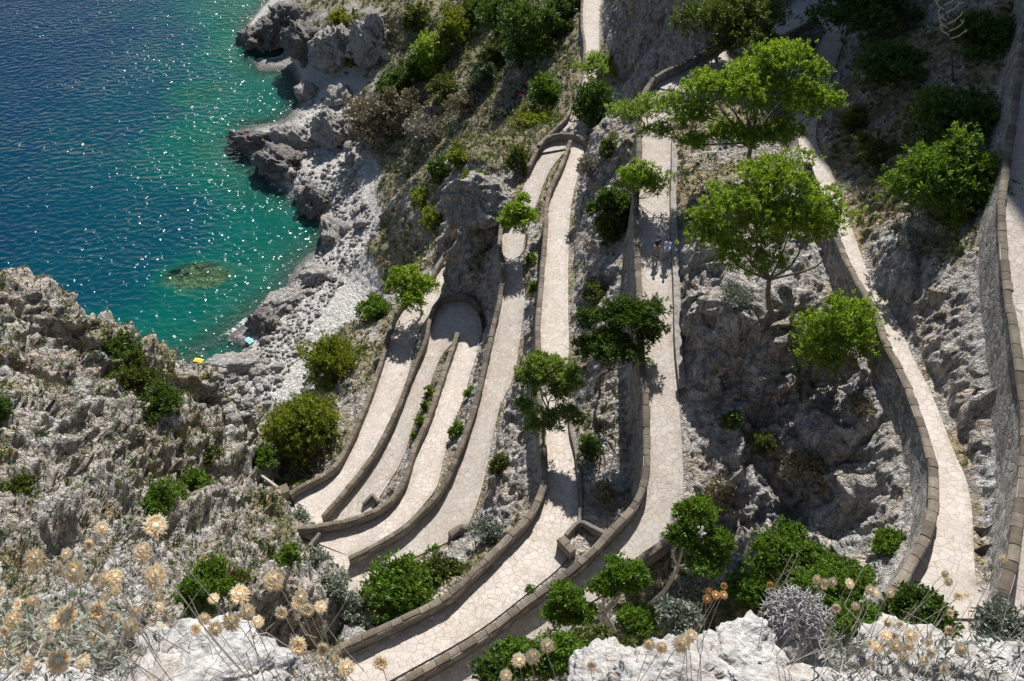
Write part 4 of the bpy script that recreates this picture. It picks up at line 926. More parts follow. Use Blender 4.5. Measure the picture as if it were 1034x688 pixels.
# green mass under the big cliff
GM = 'shrubs below the big grey cliff'
for (b, c, w, h, mt, lab) in [
    ((800,610), (800,570), 82, 66, 'green', 'tall leafy green shrub in the hollow at the foot of the big grey cliff'),
    ((760,610), (766,596), 60, 48, 'green', 'leafy shrub left of the tall one at the foot of the big grey cliff'),
    ((848,610), (846,594), 70, 52, 'green', 'leafy shrub right of the tall one at the foot of the big grey cliff'),
    ((738,436), (738,426), 15, 28, 'dark', 'narrow green tuft alone on the big grey cliff face'),
    ((900,560), (900,552), 30, 26, 'green', 'small green shrub on the masonry slope inside the lower curve of the white path'),
    ((690,610), (694,600), 40, 26, 'silver', 'grey shrub at the foot of the leaning tree'),
    ((655,560), (646,628), 40, 34, 'green', 'small green shrub under the twisted tree')]:
    plant('bush', lab, 'bush', b, c, w, h, mt, 9, 1.5, 2.5, .42, trunk=False, group=GM)
# near bushes rooted on the ledge
NB = 'bushes on the near ledge'
for (b, c, w, h, mt, t, lab) in [
    ((560,700), (540,668), 92, 46, 'green', 10, 'dense green bush low at the bottom edge, left of the small white rock'),
    ((610,690), (600,655), 70, 30, 'olive', 11, 'feathery olive bush behind the small white rock'),
    ((930,650), (930,622), 74, 44, 'dark', 8.5, 'dark green leafy bush in front of the lower end of the white path'),
    ((880,660), (868,634), 50, 40, 'green', 8, 'green bush between the grey thorn bush and the dark leafy one'),
    ((1000,670), (1012,636), 50, 40, 'silver', 6.5, 'silver leaved bush at the right edge in front of the path'),
    ((510,700), (500,680), 40, 30, 'dark', 9.5, 'small dark bush at the bottom edge under the parapet'),
    ((690,640), (684,622), 40, 24, 'silver', 12, 'grey sage bush behind the small white rock')]:
    plant('bush', lab, 'bush', b, c, w, h, mt, 10, 1.1, 3.4, .4, trunk=False, group=NB, base_t=t)
# far hillside
HS = 'bushes on the far hillside above the beach'
for (c, w, h, mt, lab) in [
    ((437,63), 30, 44, 'pine', 'tall bright pine on the far hillside, lightest among its neighbours'),
    ((462,38), 34, 40, 'yellow', 'yellow green bush above the bright pine on the far hillside'),
    ((400,92), 36, 34, 'dark', 'dark compact bush above the boulders at the far left of the hillside'),
    ((550,36), 62, 58, 'dark', 'largest dark thicket bush on the far hillside, left of the distant path'),
    ((515,26), 46, 40, 'dark', 'dark bush left of the largest thicket on the far hillside'),
    ((500,8), 36, 26, 'dark', 'dark bush at the top edge of the far hillside'),
    ((574,10), 20, 30, 'dark', 'dark narrow bush tucked against the distant path at the top edge'),
    ((478,18), 28, 26, 'olive', 'olive bush near the top edge of the far hillside'),
    ((489,82), 26, 26, 'blue', 'blue green bush in the middle of the far hillside'),
    ((526,55), 26, 24, 'blue', 'blue green bush under the largest thicket'),
    ((553,98), 26, 36, 'green', 'bright green bush beside the distant path on the far hillside'),
    ((524,86), 28, 22, 'drygrey', 'pale grey bush in the middle of the far hillside'),
    ((540,124), 34, 22, 'yellow', 'yellow green bush just above the upper hairpin'),
    ((428,203), 22, 20, 'yellow', 'yellow green bush on the cliff left of the overhanging rock, higher one'),
    ((438,219), 26, 18, 'yellow', 'yellow green bush on the cliff left of the overhanging rock, lower one'),
    ((462,163), 16, 28, 'yellow', 'narrow yellow green bush on the crest above the overhanging rock'),
    ((526,165), 20, 28, 'olive', 'olive bush against the outside of the upper hairpin wall'),
    ((445,178), 22, 30, 'dark', 'dark bush in the cleft left of the overhanging rock'),
    ((483,180), 26, 12, 'yellow', 'flat yellow green tuft on top of the overhanging rock'),
    ((384,125), 50, 40, 'dry', 'dry brown bush above the pebble beach'),
    ((408,112), 40, 34, 'dry', 'dry brown bush right of the similar one above the pebble beach'),
    ((432,128), 44, 22, 'drygrey', 'grey dry bush on the earth slope above the beach'),
    ((360,62), 20, 16, 'olive', 'olive tuft between the two tall boulders and the hillside'),
    ((344,24), 20, 18, 'yellow', 'small yellow green bush on the rocky point at the top edge'),
    ((420,20), 26, 24, 'olive', 'olive bush at the top edge left of the yellow green ones'),
    ((448,92), 30, 24, 'olive', 'olive bush below the bright pine on the far hillside'),
    ((472,108), 26, 20, 'dry', 'dry bush on the bare earth slope of the far hillside'),
    ((510,112), 22, 16, 'drygrey', 'small grey dry bush just left of the blossom on the far hillside'),
    ((500,60), 26, 24, 'olive', 'olive bush in the centre of the far hillside'),
    ((422,72), 20, 30, 'dark', 'dark bush in the shadow left of the bright pine')]:
    plant('bush', lab, 'bush', (c[0], c[1]+h*.35), c, w*1.2, h*1.2, mt, 8, 1.5, 2., .42, trunk=False, group=HS, size=.42)
# tufts on the wall strips
TF = 'green tufts growing along the wall strips'
for i, (c, w, h, lab) in enumerate([((434,395), 9, 10, 'upper'), ((429,412), 9, 11, 'second'), ((423,428), 10, 14, 'third'), ((419,440), 9, 12, 'lowest')]):
    plant('grass_tuft', f'{lab} green tuft of the four in the rock strip by the lower hairpin', 'plant', (c[0], c[1]+4), c, w*.75, h*.75, 'green', 4, 2., 2., .4, trunk=False, group=TF)
for c, w, h, lab in [((461,436), 12, 17, 'green tuft in the strip beside the parapet with the free blunt end'), ((474,398), 9, 12, 'small green tuft high in the strip beside the parapet with the free blunt end'),
                     ((539,292), 9, 18, 'green tuft in the rock strip beside the long parapet'), ((537,262), 9, 10, 'small green tuft under the little roadside tree'),
                     ((536,596), 10, 5, 'flat green tuft on the inner edge of the bottom leg'), ((437,556), 12, 8, 'flat green tuft at the edge of the wide lower turn'),
                     ((864,308), 8, 9, 'yellow tuft on top of the curved parapet')]:
    plant('grass_tuft', lab, 'plant', (c[0], c[1]+3), c, w, h, 'yellow' if 'yellow' in lab else 'green', 4, 2., 2., .4, trunk=False, group=TF)
plant('flowering_plant', 'small plant with a pink blossom on the far hillside', 'plant', (526,101), (526,98), 5, 5, 'pink', 3, 1., 1.2, .5, trunk=False)

# undergrowth: loose scrub and grass over rock and earth, far too many to count
def undergrowth():
    a, b, c = TV[TT[:, 0]], TV[TT[:, 1]], TV[TT[:, 2]]; cen = (a+b+c)/3; u, v, d = proj(cen)
    ar = np.linalg.norm(np.cross(b-a, c-a), axis=1)/2; vg = TVEG[TT].mean(1); nz = TN[TT].mean(1)[:, 2]
    ok = (u > -60) & (u < 1094) & (v > -30) & (v < 720) & (d > 20) & (cen[:, 2] > 3) & (nz > .25)
    ok &= TD[TT].min(1) > .22
    wt = np.where(ok, ar*(np.clip(vg-.12, 0, 1)**1.2+.30*TLEFT[TT].mean(1))/d**2, 0); wt /= wt.sum()
    n = 26000; idx = rng.choice(len(TT), n, p=wt); k = rng.random((n, 2)); f = k.sum(1) > 1; k[f] = 1-k[f]
    P = a[idx]+(b-a)[idx]*k[:, :1]+(c-a)[idx]*k[:, 1:]; D = d[idx]/FPX
    zone = fbm(P/5.+9, 2)+.55*rng.normal(size=n); sel = np.digitize(zone, [-.5, -.1, .35, .75])
    for q, (mat, nm) in enumerate([('dark', 'undergrowth'), ('olive', 'undergrowth'), ('dry', 'dry_grass'), ('silver', 'undergrowth'), ('drygrey', 'dry_grass')]):
        s = np.where(sel == q)[0]; px = D[s]; R = px*rng.uniform(1.3, 4.6, len(s)); m = 14
        pc = np.repeat(P[s], m, 0)+rdir(len(s)*m)*np.repeat(R, m)[:, None]*rng.random((len(s)*m, 1))*.9*np.array([1, 1, .5])
        dd = rdir(len(pc))*.8+[0, 0, .8]; dd /= np.linalg.norm(dd, axis=1)[:, None]
        Vv, Ff = quads(pc, dd, np.repeat(R, m)*rng.uniform(.5, .9, len(pc)), np.repeat(R, m)*.26)
        tag(mesh_obj(nm, Vv, Ff, M[mat]), kind='stuff')
undergrowth()
# grey green scrub that covers much of the left slope
def slope_scrub():
    a, b, c = TV[TT[:, 0]], TV[TT[:, 1]], TV[TT[:, 2]]; cen = (a+b+c)/3; u, v, d = proj(cen)
    ar = np.linalg.norm(np.cross(b-a, c-a), axis=1)/2; zone = TSCRUB[TT].mean(1); nz = TN[TT].mean(1)[:, 2]
    ok = (TLEFT[TT].mean(1) > .5) & (u > -40) & (v < 700) & (TD[TT].min(1) > .3) & (d > 20) & (nz > .1)
    wt = np.where(ok, ar*np.clip(zone+.12, .03, .6)/np.maximum(d, 1)**2, 0); wt /= wt.sum()
    n = 2600; idx = rng.choice(len(TT), n, p=wt); P = cen[idx]; D = d[idx]/FPX
    kindn = fbm(P/7.+3, 3)+.30*rng.normal(size=n); sel = np.digitize(kindn, [-.26, -.02, .26, .5])
    for q, (mat, nm) in enumerate([('green', 'undergrowth'), ('olive', 'undergrowth'), ('silver', 'undergrowth'), ('dry', 'dry_grass'), ('drygrey', 'dry_grass')]):
        s = np.where(sel == q)[0]
        if not len(s): continue
        R = D[s]*rng.uniform(2.2, 6., len(s)); m = 22
        pc = np.repeat(P[s], m, 0)+rdir(len(s)*m)*np.repeat(R, m)[:, None]*rng.random((len(s)*m, 1))**.6*np.array([1, 1, .55])+np.array([0, 0, 1.])*np.repeat(R, m)[:, None]*.15
        dd = rdir(len(pc))*.8+[0, 0, .6]; dd /= np.linalg.norm(dd, axis=1)[:, None]
        Vv, Ff = quads(pc, dd, np.repeat(D[s], m)*rng.uniform(1.6, 3., len(pc)), np.repeat(D[s], m)*1.)
        tag(mesh_obj(nm, Vv, Ff, M[mat]), kind='stuff')
slope_scrub()

# ------------------------------------------------------------------ boulders
def rock_mesh(seed, sub=4, rough=.3, flat=.75, blocky=1., crag=1.):
    bm = bmesh.new(); bmesh.ops.create_icosphere(bm, subdivisions=sub, radius=1.); P = np.array([v.co[:] for v in bm.verts]); F = np.array([[v.index for v in f.verts] for f in bm.faces]); bm.free()
    r = np.random.default_rng(seed); o = r.random(3)*50
    # flatten towards a few random planes so the stone has facets
    for i in range(9):
        d = rdir(1, r)[0]; k = r.uniform(.55, .85); s = P@d; P = np.where((s > k)[:, None], P-d*((s-k)*.85*blocky)[:, None], P)
    n = P/np.linalg.norm(P, axis=1)[:, None]
    P = P+n*(rough*(.5*fbm(P*1.3+o, 3, .55, True)-.25)+rough*.45*facet(P*1.5+o, 3)+rough*.26*crag*facet(P*3.6+o, 9)+.10*rough*facet(P*9+o, 5)+.28*crag*rough*(fbm(P*4+o, 4, .6, True)-.7))[:, None]
    P[:, 2] *= flat
    return P, F
RM = {}
def rock_at(u, v, w, h, label, mat='boulder', seed=1, sub=4, flat=.8, rough=.35, name='boulder', group='boulders along the shore', rz=None, sink=.25, t=None, yx=None, tilt=0, cat='boulder', crag=1.):
    p = hit(u, v+h*.25) if t is None else Wt(u, v, t); d = np.linalg.norm(p-CAMP); px = np.dot(p-CAMP, [0, S2, -S2])/FPX
    key = (seed, sub, flat, rough, mat)
    if key not in RM:
        P, F = rock_mesh(seed, sub, rough, flat, 1., crag); o = mesh_obj(name, P, F, M[mat], smooth=False); RM[key] = o.data
    else:
        o = bpy.data.objects.new(name, RM[key]); C.objects.link(o)
    a = w/2*px; sd = (CAMP-p)[2]/d; b_ = h/2*px/math.sqrt(sd**2+(1-sd**2)*flat**2) if yx is None else a*yx
    o.scale = (a, max(b_, .4*a), max(b_, .4*a)); o.rotation_euler = (tilt, tilt*.4, (seed*1.7 % 6.28) if rz is None else rz)
    if rz is None: o.scale = ((a+b_)/2,)*3
    o.location = (p[0], p[1], p[2]+o.scale[2]*flat*(.5-sink) if t is None else p[2])
    return tag(o, label, cat, group)
rock_at(319, 275, 27, 22, 'largest rounded boulder lying alone on the pale beach by the waterline', seed=3)
rock_at(484, 205, 82, 56, 'huge grey rock overhanging the roadside below the upper hairpin', mat='boulder', seed=6, sub=6, rough=.30, flat=.8, name='overhanging_rock', group=None, rz=.3, t=91.5, yx=.9, crag=.5, cat='rock')
rock_at(268, 38, 50, 38, 'dark angular rock at the seaward tip of the upper rocky point', mat='dark_boulder', seed=7, sub=5, rz=.2, rough=.5)
rock_at(292, 18, 52, 34, 'dark grey rock at the top edge behind the tip of the upper rocky point', mat='dark_boulder', seed=8, sub=5, rz=.6, rough=.5)
rock_at(312, 40, 36, 40, 'grey cracked rock inside the upper rocky point', mat='dark_boulder', seed=9, sub=5, rz=.9, rough=.5)
rock_at(338, 50, 38, 42, 'pale blocky boulder, left of the two tall ones above the cove', seed=11, sub=5, rz=.4, rough=.45, flat=1.1)
rock_at(375, 42, 34, 54, 'pale tall boulder, right of the two tall ones above the cove', seed=12, sub=5, rz=1.2, rough=.45, flat=1.25)
rock_at(383, 17, 16, 10, 'small white stone perched above the tall boulders', seed=13, rz=.3)
rock_at(258, 140, 52, 20, 'flat dark ledge rock at the tip of the middle rocky point', mat='dark_boulder', seed=14, sub=5, rz=-.3, rough=.5)
rock_at(282, 160, 56, 26, 'dark ledge rock along the south side of the middle rocky point', mat='dark_boulder', seed=15, sub=5, rz=-.6, rough=.5)
rock_at(300, 138, 50, 26, 'grey slab rock on top of the middle rocky point', seed=16, sub=5, rz=-.3)
rock_at(318, 200, 34, 30, 'dark rock at the corner of the small inlet', mat='dark_boulder', seed=17, sub=5, rz=-.9)
rock_at(336, 228, 22, 36, 'pale smooth rock above the small inlet', seed=18, rz=.2)
rock_at(310, 92, 22, 20, 'rounded grey boulder at the head of the cove', seed=19, rz=.2)
rock_at(233, 367, 66, 28, 'long flat slab rock at the lower end of the beach', seed=20, sub=5, rz=.25, flat=.55)
rock_at(268, 322, 28, 26, 'dark hollowed rock at the waterline in the middle of the beach', mat='dark_boulder', seed=21, sub=5, rz=.8)
rock_at(288, 300, 44, 24, 'rough pale slab sloping into the water', seed=22, sub=5, rz=.75, flat=.5)
rock_at(262, 372, 20, 14, 'white rounded stone right of the long flat slab', seed=23, rz=.3)
rock_at(345, 95, 30, 24, 'pale boulder at the top of the boulder field by the cove', seed=24, rz=.5)
rock_at(336, 130, 34, 40, 'pale upright boulder in the middle of the boulder field', seed=25, sub=5, rz=.5, flat=1.)
# field of ordinary boulders
BPOLY = np.array([(308,100),(350,92),(372,140),(360,185),(384,232),(345,290),(318,322),(290,380),(262,418),(232,425),(205,388),(225,372),(255,345),(278,312),(305,272),(332,246),(338,215),(300,192),(262,160),(300,128)])
r_ = random.Random(4); nb = 0; spots = []
while nb < 150:
    u, v = r_.uniform(200, 390), r_.uniform(90, 430)
    if not in_poly(np.array([u]), np.array([v]), BPOLY)[0]: continue
    s = 3.6+13*r_.random()**2.6; 
    if any((u-a)**2+(v-b)**2 < (.42*(s+c))**2 for a, b, c in spots): continue
    spots.append((u, v, s)); nb += 1
    rock_at(u, v, s, s*.85, 'pale rounded limestone boulder among the many on the beach', seed=30+nb % 9, sub=3, group='ordinary boulders on the beach')
def pebbles():
    mb_V = []; mb_F = []; n0 = 0; k = 0; P0, F0 = rock_mesh(77, 1, .4, .7)
    while k < 1500:
        u, v = r_.uniform(200, 390), r_.uniform(90, 430)
        if not in_poly(np.array([u]), np.array([v]), BPOLY)[0]: continue
        p = hit(u, v); s = r_.uniform(.15, .55)*(1+r_.random()**6); R = np.array(Matrix.Rotation(r_.uniform(0, 6), 3, 'Z'))
        mb_V.append((P0*s*np.array([1, r_.uniform(.6, 1), r_.uniform(.7, 1.2)]))@R+p+[0, 0, s*.2]); mb_F.append(F0+n0); n0 += len(P0); k += 1
    tag(mesh_obj('pebbles', np.vstack(mb_V), np.vstack(mb_F), M['boulder']), kind='stuff')
pebbles()
# rock lying under the water of the bay
for (u, v, w, h, top, lab, sd_) in SUBM:
    p = Wz(u, v, -CAMZ); px = np.dot(p-CAMP, [0, S2, -S2])/FPX
    P, F = rock_mesh(sd_, 4, .5, 1.); a, b_ = w/2*px, h/2*px/.55
    o = mesh_obj('sunken_rock', np.c_[P[:, 0]*a, P[:, 1]*b_, np.minimum(P[:, 2]*4., 1.25+.8*fbm(P*2.2+sd_, 4))], F, M['seabed_rock']); o.location = (p[0], p[1], top-1.6); o.rotation_euler = (0, 0, .15); tag(o, lab, 'rock', 'rocks under the sea surface')
# near white rocks on the ledge the picture is taken from
NR = 'white rocks on the near ledge'
def near_rock(u, v, t, w, h, lab, seed, rz=0., tall=2.2, mat='nearrock'):
    px = t/FPX; P, F = rock_mesh(seed, 6, .36, .9, .9, .22); a = w/2*px; b_ = h*px
    P = P*np.array([a, b_*1.15, b_*.5]); 
    P = P+rdir(1)[0]*0+np.array(P/np.linalg.norm(P, axis=1)[:, None])*(fbm(P*9/ max(a, .3)+seed, 4, .6)*.010*a)[:, None]
    low = P[:, 2] < 0; P[low, 2] *= tall*2; P[low, 1] -= np.abs(P[low, 2])*.25
    o = mesh_obj('limestone_rock', P, F, M[mat]); o.location = Wt(u, v, t); o.rotation_euler = (0, 0, rz); return tag(o, lab, 'rock', NR)
near_rock(205, 690, 3.6, 180, 52, 'broad white rock at the bottom left behind the dry flowers', 41)
near_rock(40, 730, 3.0, 150, 50, 'grey ledge rock under the dry flowers in the bottom left corner', 42)
near_rock(614, 694, 6.4, 74, 36, 'small rough white rock beside the green bottom bush', 43)
near_rock(688, 690, 5.6, 130, 46, 'wide bright white rock at the bottom, left of the grey thorn bush', 44)
near_rock(738, 670, 6.2, 110, 42, 'bright white rock right behind the wide one at the bottom', 45, .3)
near_rock(812, 718, 5.0, 150, 40, 'pale rock at the foot of the grey thorn bush', 46)
near_rock(935, 684, 5.2, 120, 46, 'jagged white rock right of centre among the dry flowers', 47)
near_rock(1014, 700, 4.9, 110, 40, 'white rock in the bottom right corner', 48)
near_rock(876, 710, 4.7, 120, 30, 'low pale rock between the thorn bush and the jagged white rock', 49)
# ------------------------------------------------------------------ dry thistle flowers
M['petal'] = leaf('straw_petals', [(.90, .66, .36), (.97, .85, .60), (.99, .94, .82)], .55, (1.08, 1.0, .82))
M['disc'] = plain('flower_disc', (.95, .84, .60), .9, .5, 300.)
M['stalk'] = plain('dry_stalk', (.42, .37, .31), .9, .5, 60.)
M['orange'] = leaf('rusty_petals', [(.45, .20, .06), (.58, .30, .10), (.66, .40, .16)], .3)
def flower_protos():
    out = []
    for sd_ in range(5):
        r = np.random.default_rng(200+sd_); V = []; F = []; n0 = 0
        for ring, (rad, nn, el) in enumerate([(1.12, 28, .02), (.95, 24, .16), (.6, 16, .5)]):
            for i in range(nn):
                a = 2*math.pi*(i+r.uniform(-.3, .3))/nn; L = rad*r.uniform(.8, 1.08); e = el+r.uniform(-.15, .15)+(.5 if sd_ == 4 else 0)
                dx, dy = math.cos(a), math.sin(a); tx, ty = -dy, dx; w_ = .085
                p0 = np.array([dx*.28, dy*.28, -.02]); mid = np.array([dx*L*.7*math.cos(e), dy*L*.7*math.cos(e), L*.7*math.sin(e)]); tip = np.array([dx*L*math.cos(e*.6), dy*L*math.cos(e*.6), L*math.sin(e*.6)*.9])
                tt_ = np.array([tx, ty, 0])*w_
                V += [p0-tt_, p0+tt_, mid+tt_*1.1, mid-tt_*1.1, tip]; F += [(n0, n0+1, n0+2), (n0, n0+2, n0+3), (n0+3, n0+2, n0+4)]; n0 += 5
        pet = mesh_obj('petals', V, F, M['petal'], link=False).data
        bm = bmesh.new(); bmesh.ops.create_uvsphere(bm, u_segments=14, v_segments=8, radius=.30)
        for q in bm.verts: q.co.z = q.co.z*.55+.03+.02*math.sin(q.co.x*60)*math.cos(q.co.y*55)
        me = bpy.data.meshes.new('seed_disc'); bm.to_mesh(me); bm.free(); me.materials.append(M['disc'])
        bm = bmesh.new(); bmesh.ops.create_cone(bm, cap_ends=True, segments=10, radius1=.12, radius2=.40, depth=.42)
        for q in bm.verts: q.co.z -= .2
        m2 = bpy.data.meshes.new('calyx'); bm.to_mesh(m2); bm.free(); m2.materials.append(M['stalk'])
        out.append((pet, me, m2))
    return out
FPR = flower_protos()
FL = [(157,531,22),(143.6,557,20),(156.6,582,25),(103,533,12),(92,550,13),(67,559,11),(35,563,19),(58,575,11),(75.4,577,24),(96,585,12),(107,584,14),(116,582,14),(117,595,12),(106,603,10),(2,598,10),(20,612,14),(33,607,10),(13,625,16),(7,638,14),(32,635,10),(42,637,11),(67,622,24),(57,628,16),(100,616,20),(132,633,17),(103,635,14),(94,644,12),(136,617.5,11),(119,624,12),(160,613,10),(160,604,9),(164,637,11),(217.6,635,14),(199,636,13),(206,625,12),(233.5,628,17),(249.5,617.5,15),(242,600,19),(275.6,586,20),(216,604.5,10),(260,628,12),(297,652,10),(265.5,654,9),(172.6,652,7),(59.5,667,24),(27.6,670.6,17),(46,648,13),(20,654,13),(3,658,12),(1.5,674,11),(84,668,15),(48,677,12),(126,660,10),(145,658,9),(48,660,10),
      (304,603,15),(301,610,12),(311,616,13),(324,613,12),(284.6,619,13),(302,651.7,18),(327.6,655,14),(324,668,7),(337,665.6,9),(341.5,657.5,7),(343,667,7),(349.6,674,16),(384.5,669,15),(295,677,7),
      (552.4,652,14),(537.8,663,15),(524,666.6,13),(511,682.5,12),(597,672,10),(656,651,11),(668,654,11),(689,650,17),(697.6,642,12),
      (825,585,9),(833,588.5,9),(841,587.7,9),(858,589.5,10),(832,592,7),(864,612,8),(844.5,614,9),(878.7,596,9),(884,598.5,8),(898.5,599,9),(896.7,629,9),(908,630,8),(895,641.7,11),(902,641.7,9),(878.7,650,9),(886,653.6,11),(905,653,13),(920,641.7,13),(918,652.5,9),(954,580,8),(958,587.7,8),(967,602,9),(976,600,7),(958.7,619,8),(958,636,9),(938,648,9),(940,659.7,9),(953.6,675,9),(970.6,656,11),(974,670.6,8),(969,647,8),(1013,564,9),(933,667,9),(913,663,8),(880.5,669.5,8)]
OR = [(714,605,8),(723,601,8),(731,592,7),(731,601,8),(777,591,7),(716,597,7)]
FOCUS = {(156.6,582): 'large open straw coloured flower head, lowest of the three on the tall stalk at left', (157,531): 'straw coloured flower head at the very top of the tall stalk at left', (143.6,557): 'tilted straw coloured flower head, middle one of the three on the tall stalk at left',
         (275.6,586): 'straw coloured flower head standing apart in front of the green shrub by the lower turn', (384.5,669): 'brownish single flower head in front of the bottom leg of the path', (349.6,674): 'open flower head at the bottom edge before the bottom parapet',
         (1013,564): 'single small flower head in front of the rightmost rubble wall', (689,650): 'biggest open flower head before the wide bright white rock'}
fr = random.Random(11)
def flower(u, v, s, rust=False):
    t = FPX*.052/s*(1. if not rust else 1.); t = min(t, 5.2); p = Wt(u, v, t); R = s/2*t/FPX*1.16
    if rust: lab, grp = 'rusty orange dry flower head behind the wide bright white rock', 'rusty dry flowers'
    elif (u, v) in FOCUS: lab, grp = FOCUS[(u, v)], 'straw coloured dry flowers'
    elif u < 280: lab, grp = 'straw coloured dry flower of the crowd at the bottom left', 'crowd of dry flowers at the bottom left'
    elif u < 400: lab, grp = 'straw coloured dry flower of the bunch before the bottom parapet', 'bunch of dry flowers before the bottom parapet'
    elif u < 720: lab, grp = 'straw coloured dry flower beside the bottom bush and white rock', 'dry flowers by the bottom bush'
    else: lab, grp = 'small straw coloured dry flower of the crowd at the lower right', 'crowd of dry flowers at the lower right'
    root = thing('dried_flower', p, lab, 'flower', grp)
    pet, disc, cal = FPR[fr.randrange(5)]
    ax = Vector((fr.uniform(-.45, .45), -.55+fr.uniform(-.35, .35), 1.)).normalized(); q = Vector((0, 0, 1)).rotation_difference(ax)
    head = bpy.data.objects.new('petals', pet); C.objects.link(head); head.parent = root; head.scale = (R,)*3; head.rotation_euler = q.to_euler()
    if rust: head.material_slots[0].link = 'OBJECT'; head.material_slots[0].material = M['orange']
    for nm, me in (('seed_disc', disc), ('calyx', cal)):
        o = bpy.data.objects.new(nm, me); C.objects.link(o); o.parent = root; o.scale = (R,)*3; o.rotation_euler = q.to_euler()
    L = fr.uniform(.35, .6)+.06*t; a = -np.array(ax)*R*.35
    lean = np.array([fr.uniform(-.22, .22), fr.uniform(-.1, .1), 0])*L
    P = spline([a, a*3+lean*.12+[0, 0, -L*.14], lean*.5+[0, .02, -L*.6], lean+[0, .04, -L*1.15]], .04)
    mb = MB(); mb.tube(P, np.linspace(.0008+.0002*t, .0012+.0003*t, len(P)), 5); mb.build('stem', M['stalk'], root, smooth=True)
for f in FL: flower(*f)
for f in OR: flower(*f, rust=True)

# tangle of dead stems under the flowers
def tangle(name, spec, n, mat):
    mb = MB()
    for i in range(n):
        u, v, t = spec(); p = Wt(u, v, t); d = np.array([fr.gauss(0, .5), fr.gauss(0, .4), fr.uniform(.1, 1.)]); L = fr.uniform(.06, .2)*t/2.6
        q = p+d*L*.5+np.array([fr.gauss(0, .03), 0, fr.gauss(0, .03)])*t/2.6; mb.tube([p, q, p+d*L+np.array([fr.gauss(0, .04)]*3)*t/2.6], [.0017*t/2.6, .0014*t/2.6, .0008*t/2.6], 4, cap=False)
    tag(mb.build(name, M[mat]), kind='stuff')
tangle('undergrowth', lambda: (fr.uniform(-20, 150), 600+88*fr.random()**.7+10, fr.uniform(2.2, 4.)), 150, 'stalk')
tangle('undergrowth', lambda: (fr.uniform(150, 330), fr.uniform(640, 700), fr.uniform(2.6, 4.2)), 40, 'stalk')
tangle('undergrowth', lambda: (fr.uniform(820, 1034), fr.uniform(640, 700), fr.uniform(4., 5.4)), 120, 'stalk')
# silver foliage round the near rocks
def near_leaves():
    n = 1500; u = np.r_[rng.uniform(-20, 130, n//2), rng.uniform(830, 1050, n//2)]; v = np.r_[615+80*rng.random(n//2), 645+55*rng.random(n//2)]; t = np.r_[rng.uniform(2.6, 4.4, n//2), rng.uniform(4.6, 5.8, n//2)]
    P = np.array([Wt(a, b, c) for a, b, c in zip(u, v, t)]); D = rdir(n)*.8+[0, 0, .7]; D /= np.linalg.norm(D, axis=1)[:, None]
    Vv, Ff = quads(P, D, t*.014, t*.0035); tag(mesh_obj('undergrowth', Vv, Ff, M['silver']), kind='stuff')
near_leaves()

# grey thorn bush
def thorn_bush():
    t = 5.6; c = Wt(806, 622, t); base = Wt(806, 664, t*1.01); px = t/FPX; root = thing('thorn_bush', base, 'leafless grey thorn bush shaped like a mushroom, among the white rocks', 'bush')
    mb = MB(); cc = c-base; a, b_ = 36*px, 17*px/.62
    for i in range(620):
        d = rdir(1)[0]; d[2] = abs(d[2])*1.1-.25; k = rng.uniform(.35, 1.); p = cc+d*np.array([a, a*.8, b_])*k
        q = p+rdir(1)[0]*5*px+d*3*px; s = q+rdir(1)[0]*4.5*px; mb.tube([p, q, s], [.85*px, .65*px, .35*px], 4, cap=False)
    tag(mb.build('twigs', M['graytwig'], root), kind='stuff')
    mb = MB(); mb.tube(spline([(0, 0, -.15), (.01, 0, .1), cc*.8], .04), np.linspace(5*px, 3.4*px, len(spline([(0, 0, -.15), (.01, 0, .1), cc*.8], .04))), 8)
    for i in range(16):
        d = rdir(1)[0]; d[2] = abs(d[2])*.5; P = spline([cc*.55, cc*.8+d*a*.3, cc+d*np.array([a, a*.8, b_])*.8], .05); mb.tube(P, np.linspace(2.2*px, .7*px, len(P)), 5)
    mb.build('trunk', M['graytwig'], root, smooth=True)
M['graytwig'] = plain('grey_dead_wood', (.44, .42, .41), .95, .7, 40.)
thorn_bush()
# thin bare stems in front of the leafy shrubs
for (u, v, hgt, lab) in [(770, 612, 60, 'thin leafless stem, left one of two in front of the tall leafy shrub'), (783, 600, 44, 'thin leafless stem, right one of two in front of the tall leafy shrub')]:
    t = 7.; b0 = Wt(u, v, t); px = t/FPX; mb = MB(); L = hgt*px/.62
    P = spline([(0, 0, -.2), (.03, 0, L*.5), (.06*L, .02, L)], .06); mb.tube(P, np.linspace(1.3*px, .5*px, len(P)), 5)
    for k in range(4):
        s = P[int(len(P)*(.45+.13*k))]; mb.tube([s, s+np.array([(-1)**k*.05, 0, .08])*L*2], [.6*px, .3*px], 4)
    o = mb.build('bare_stem', M['stalk']); o.location = b0; tag(o, lab, 'plant', 'bare stems')

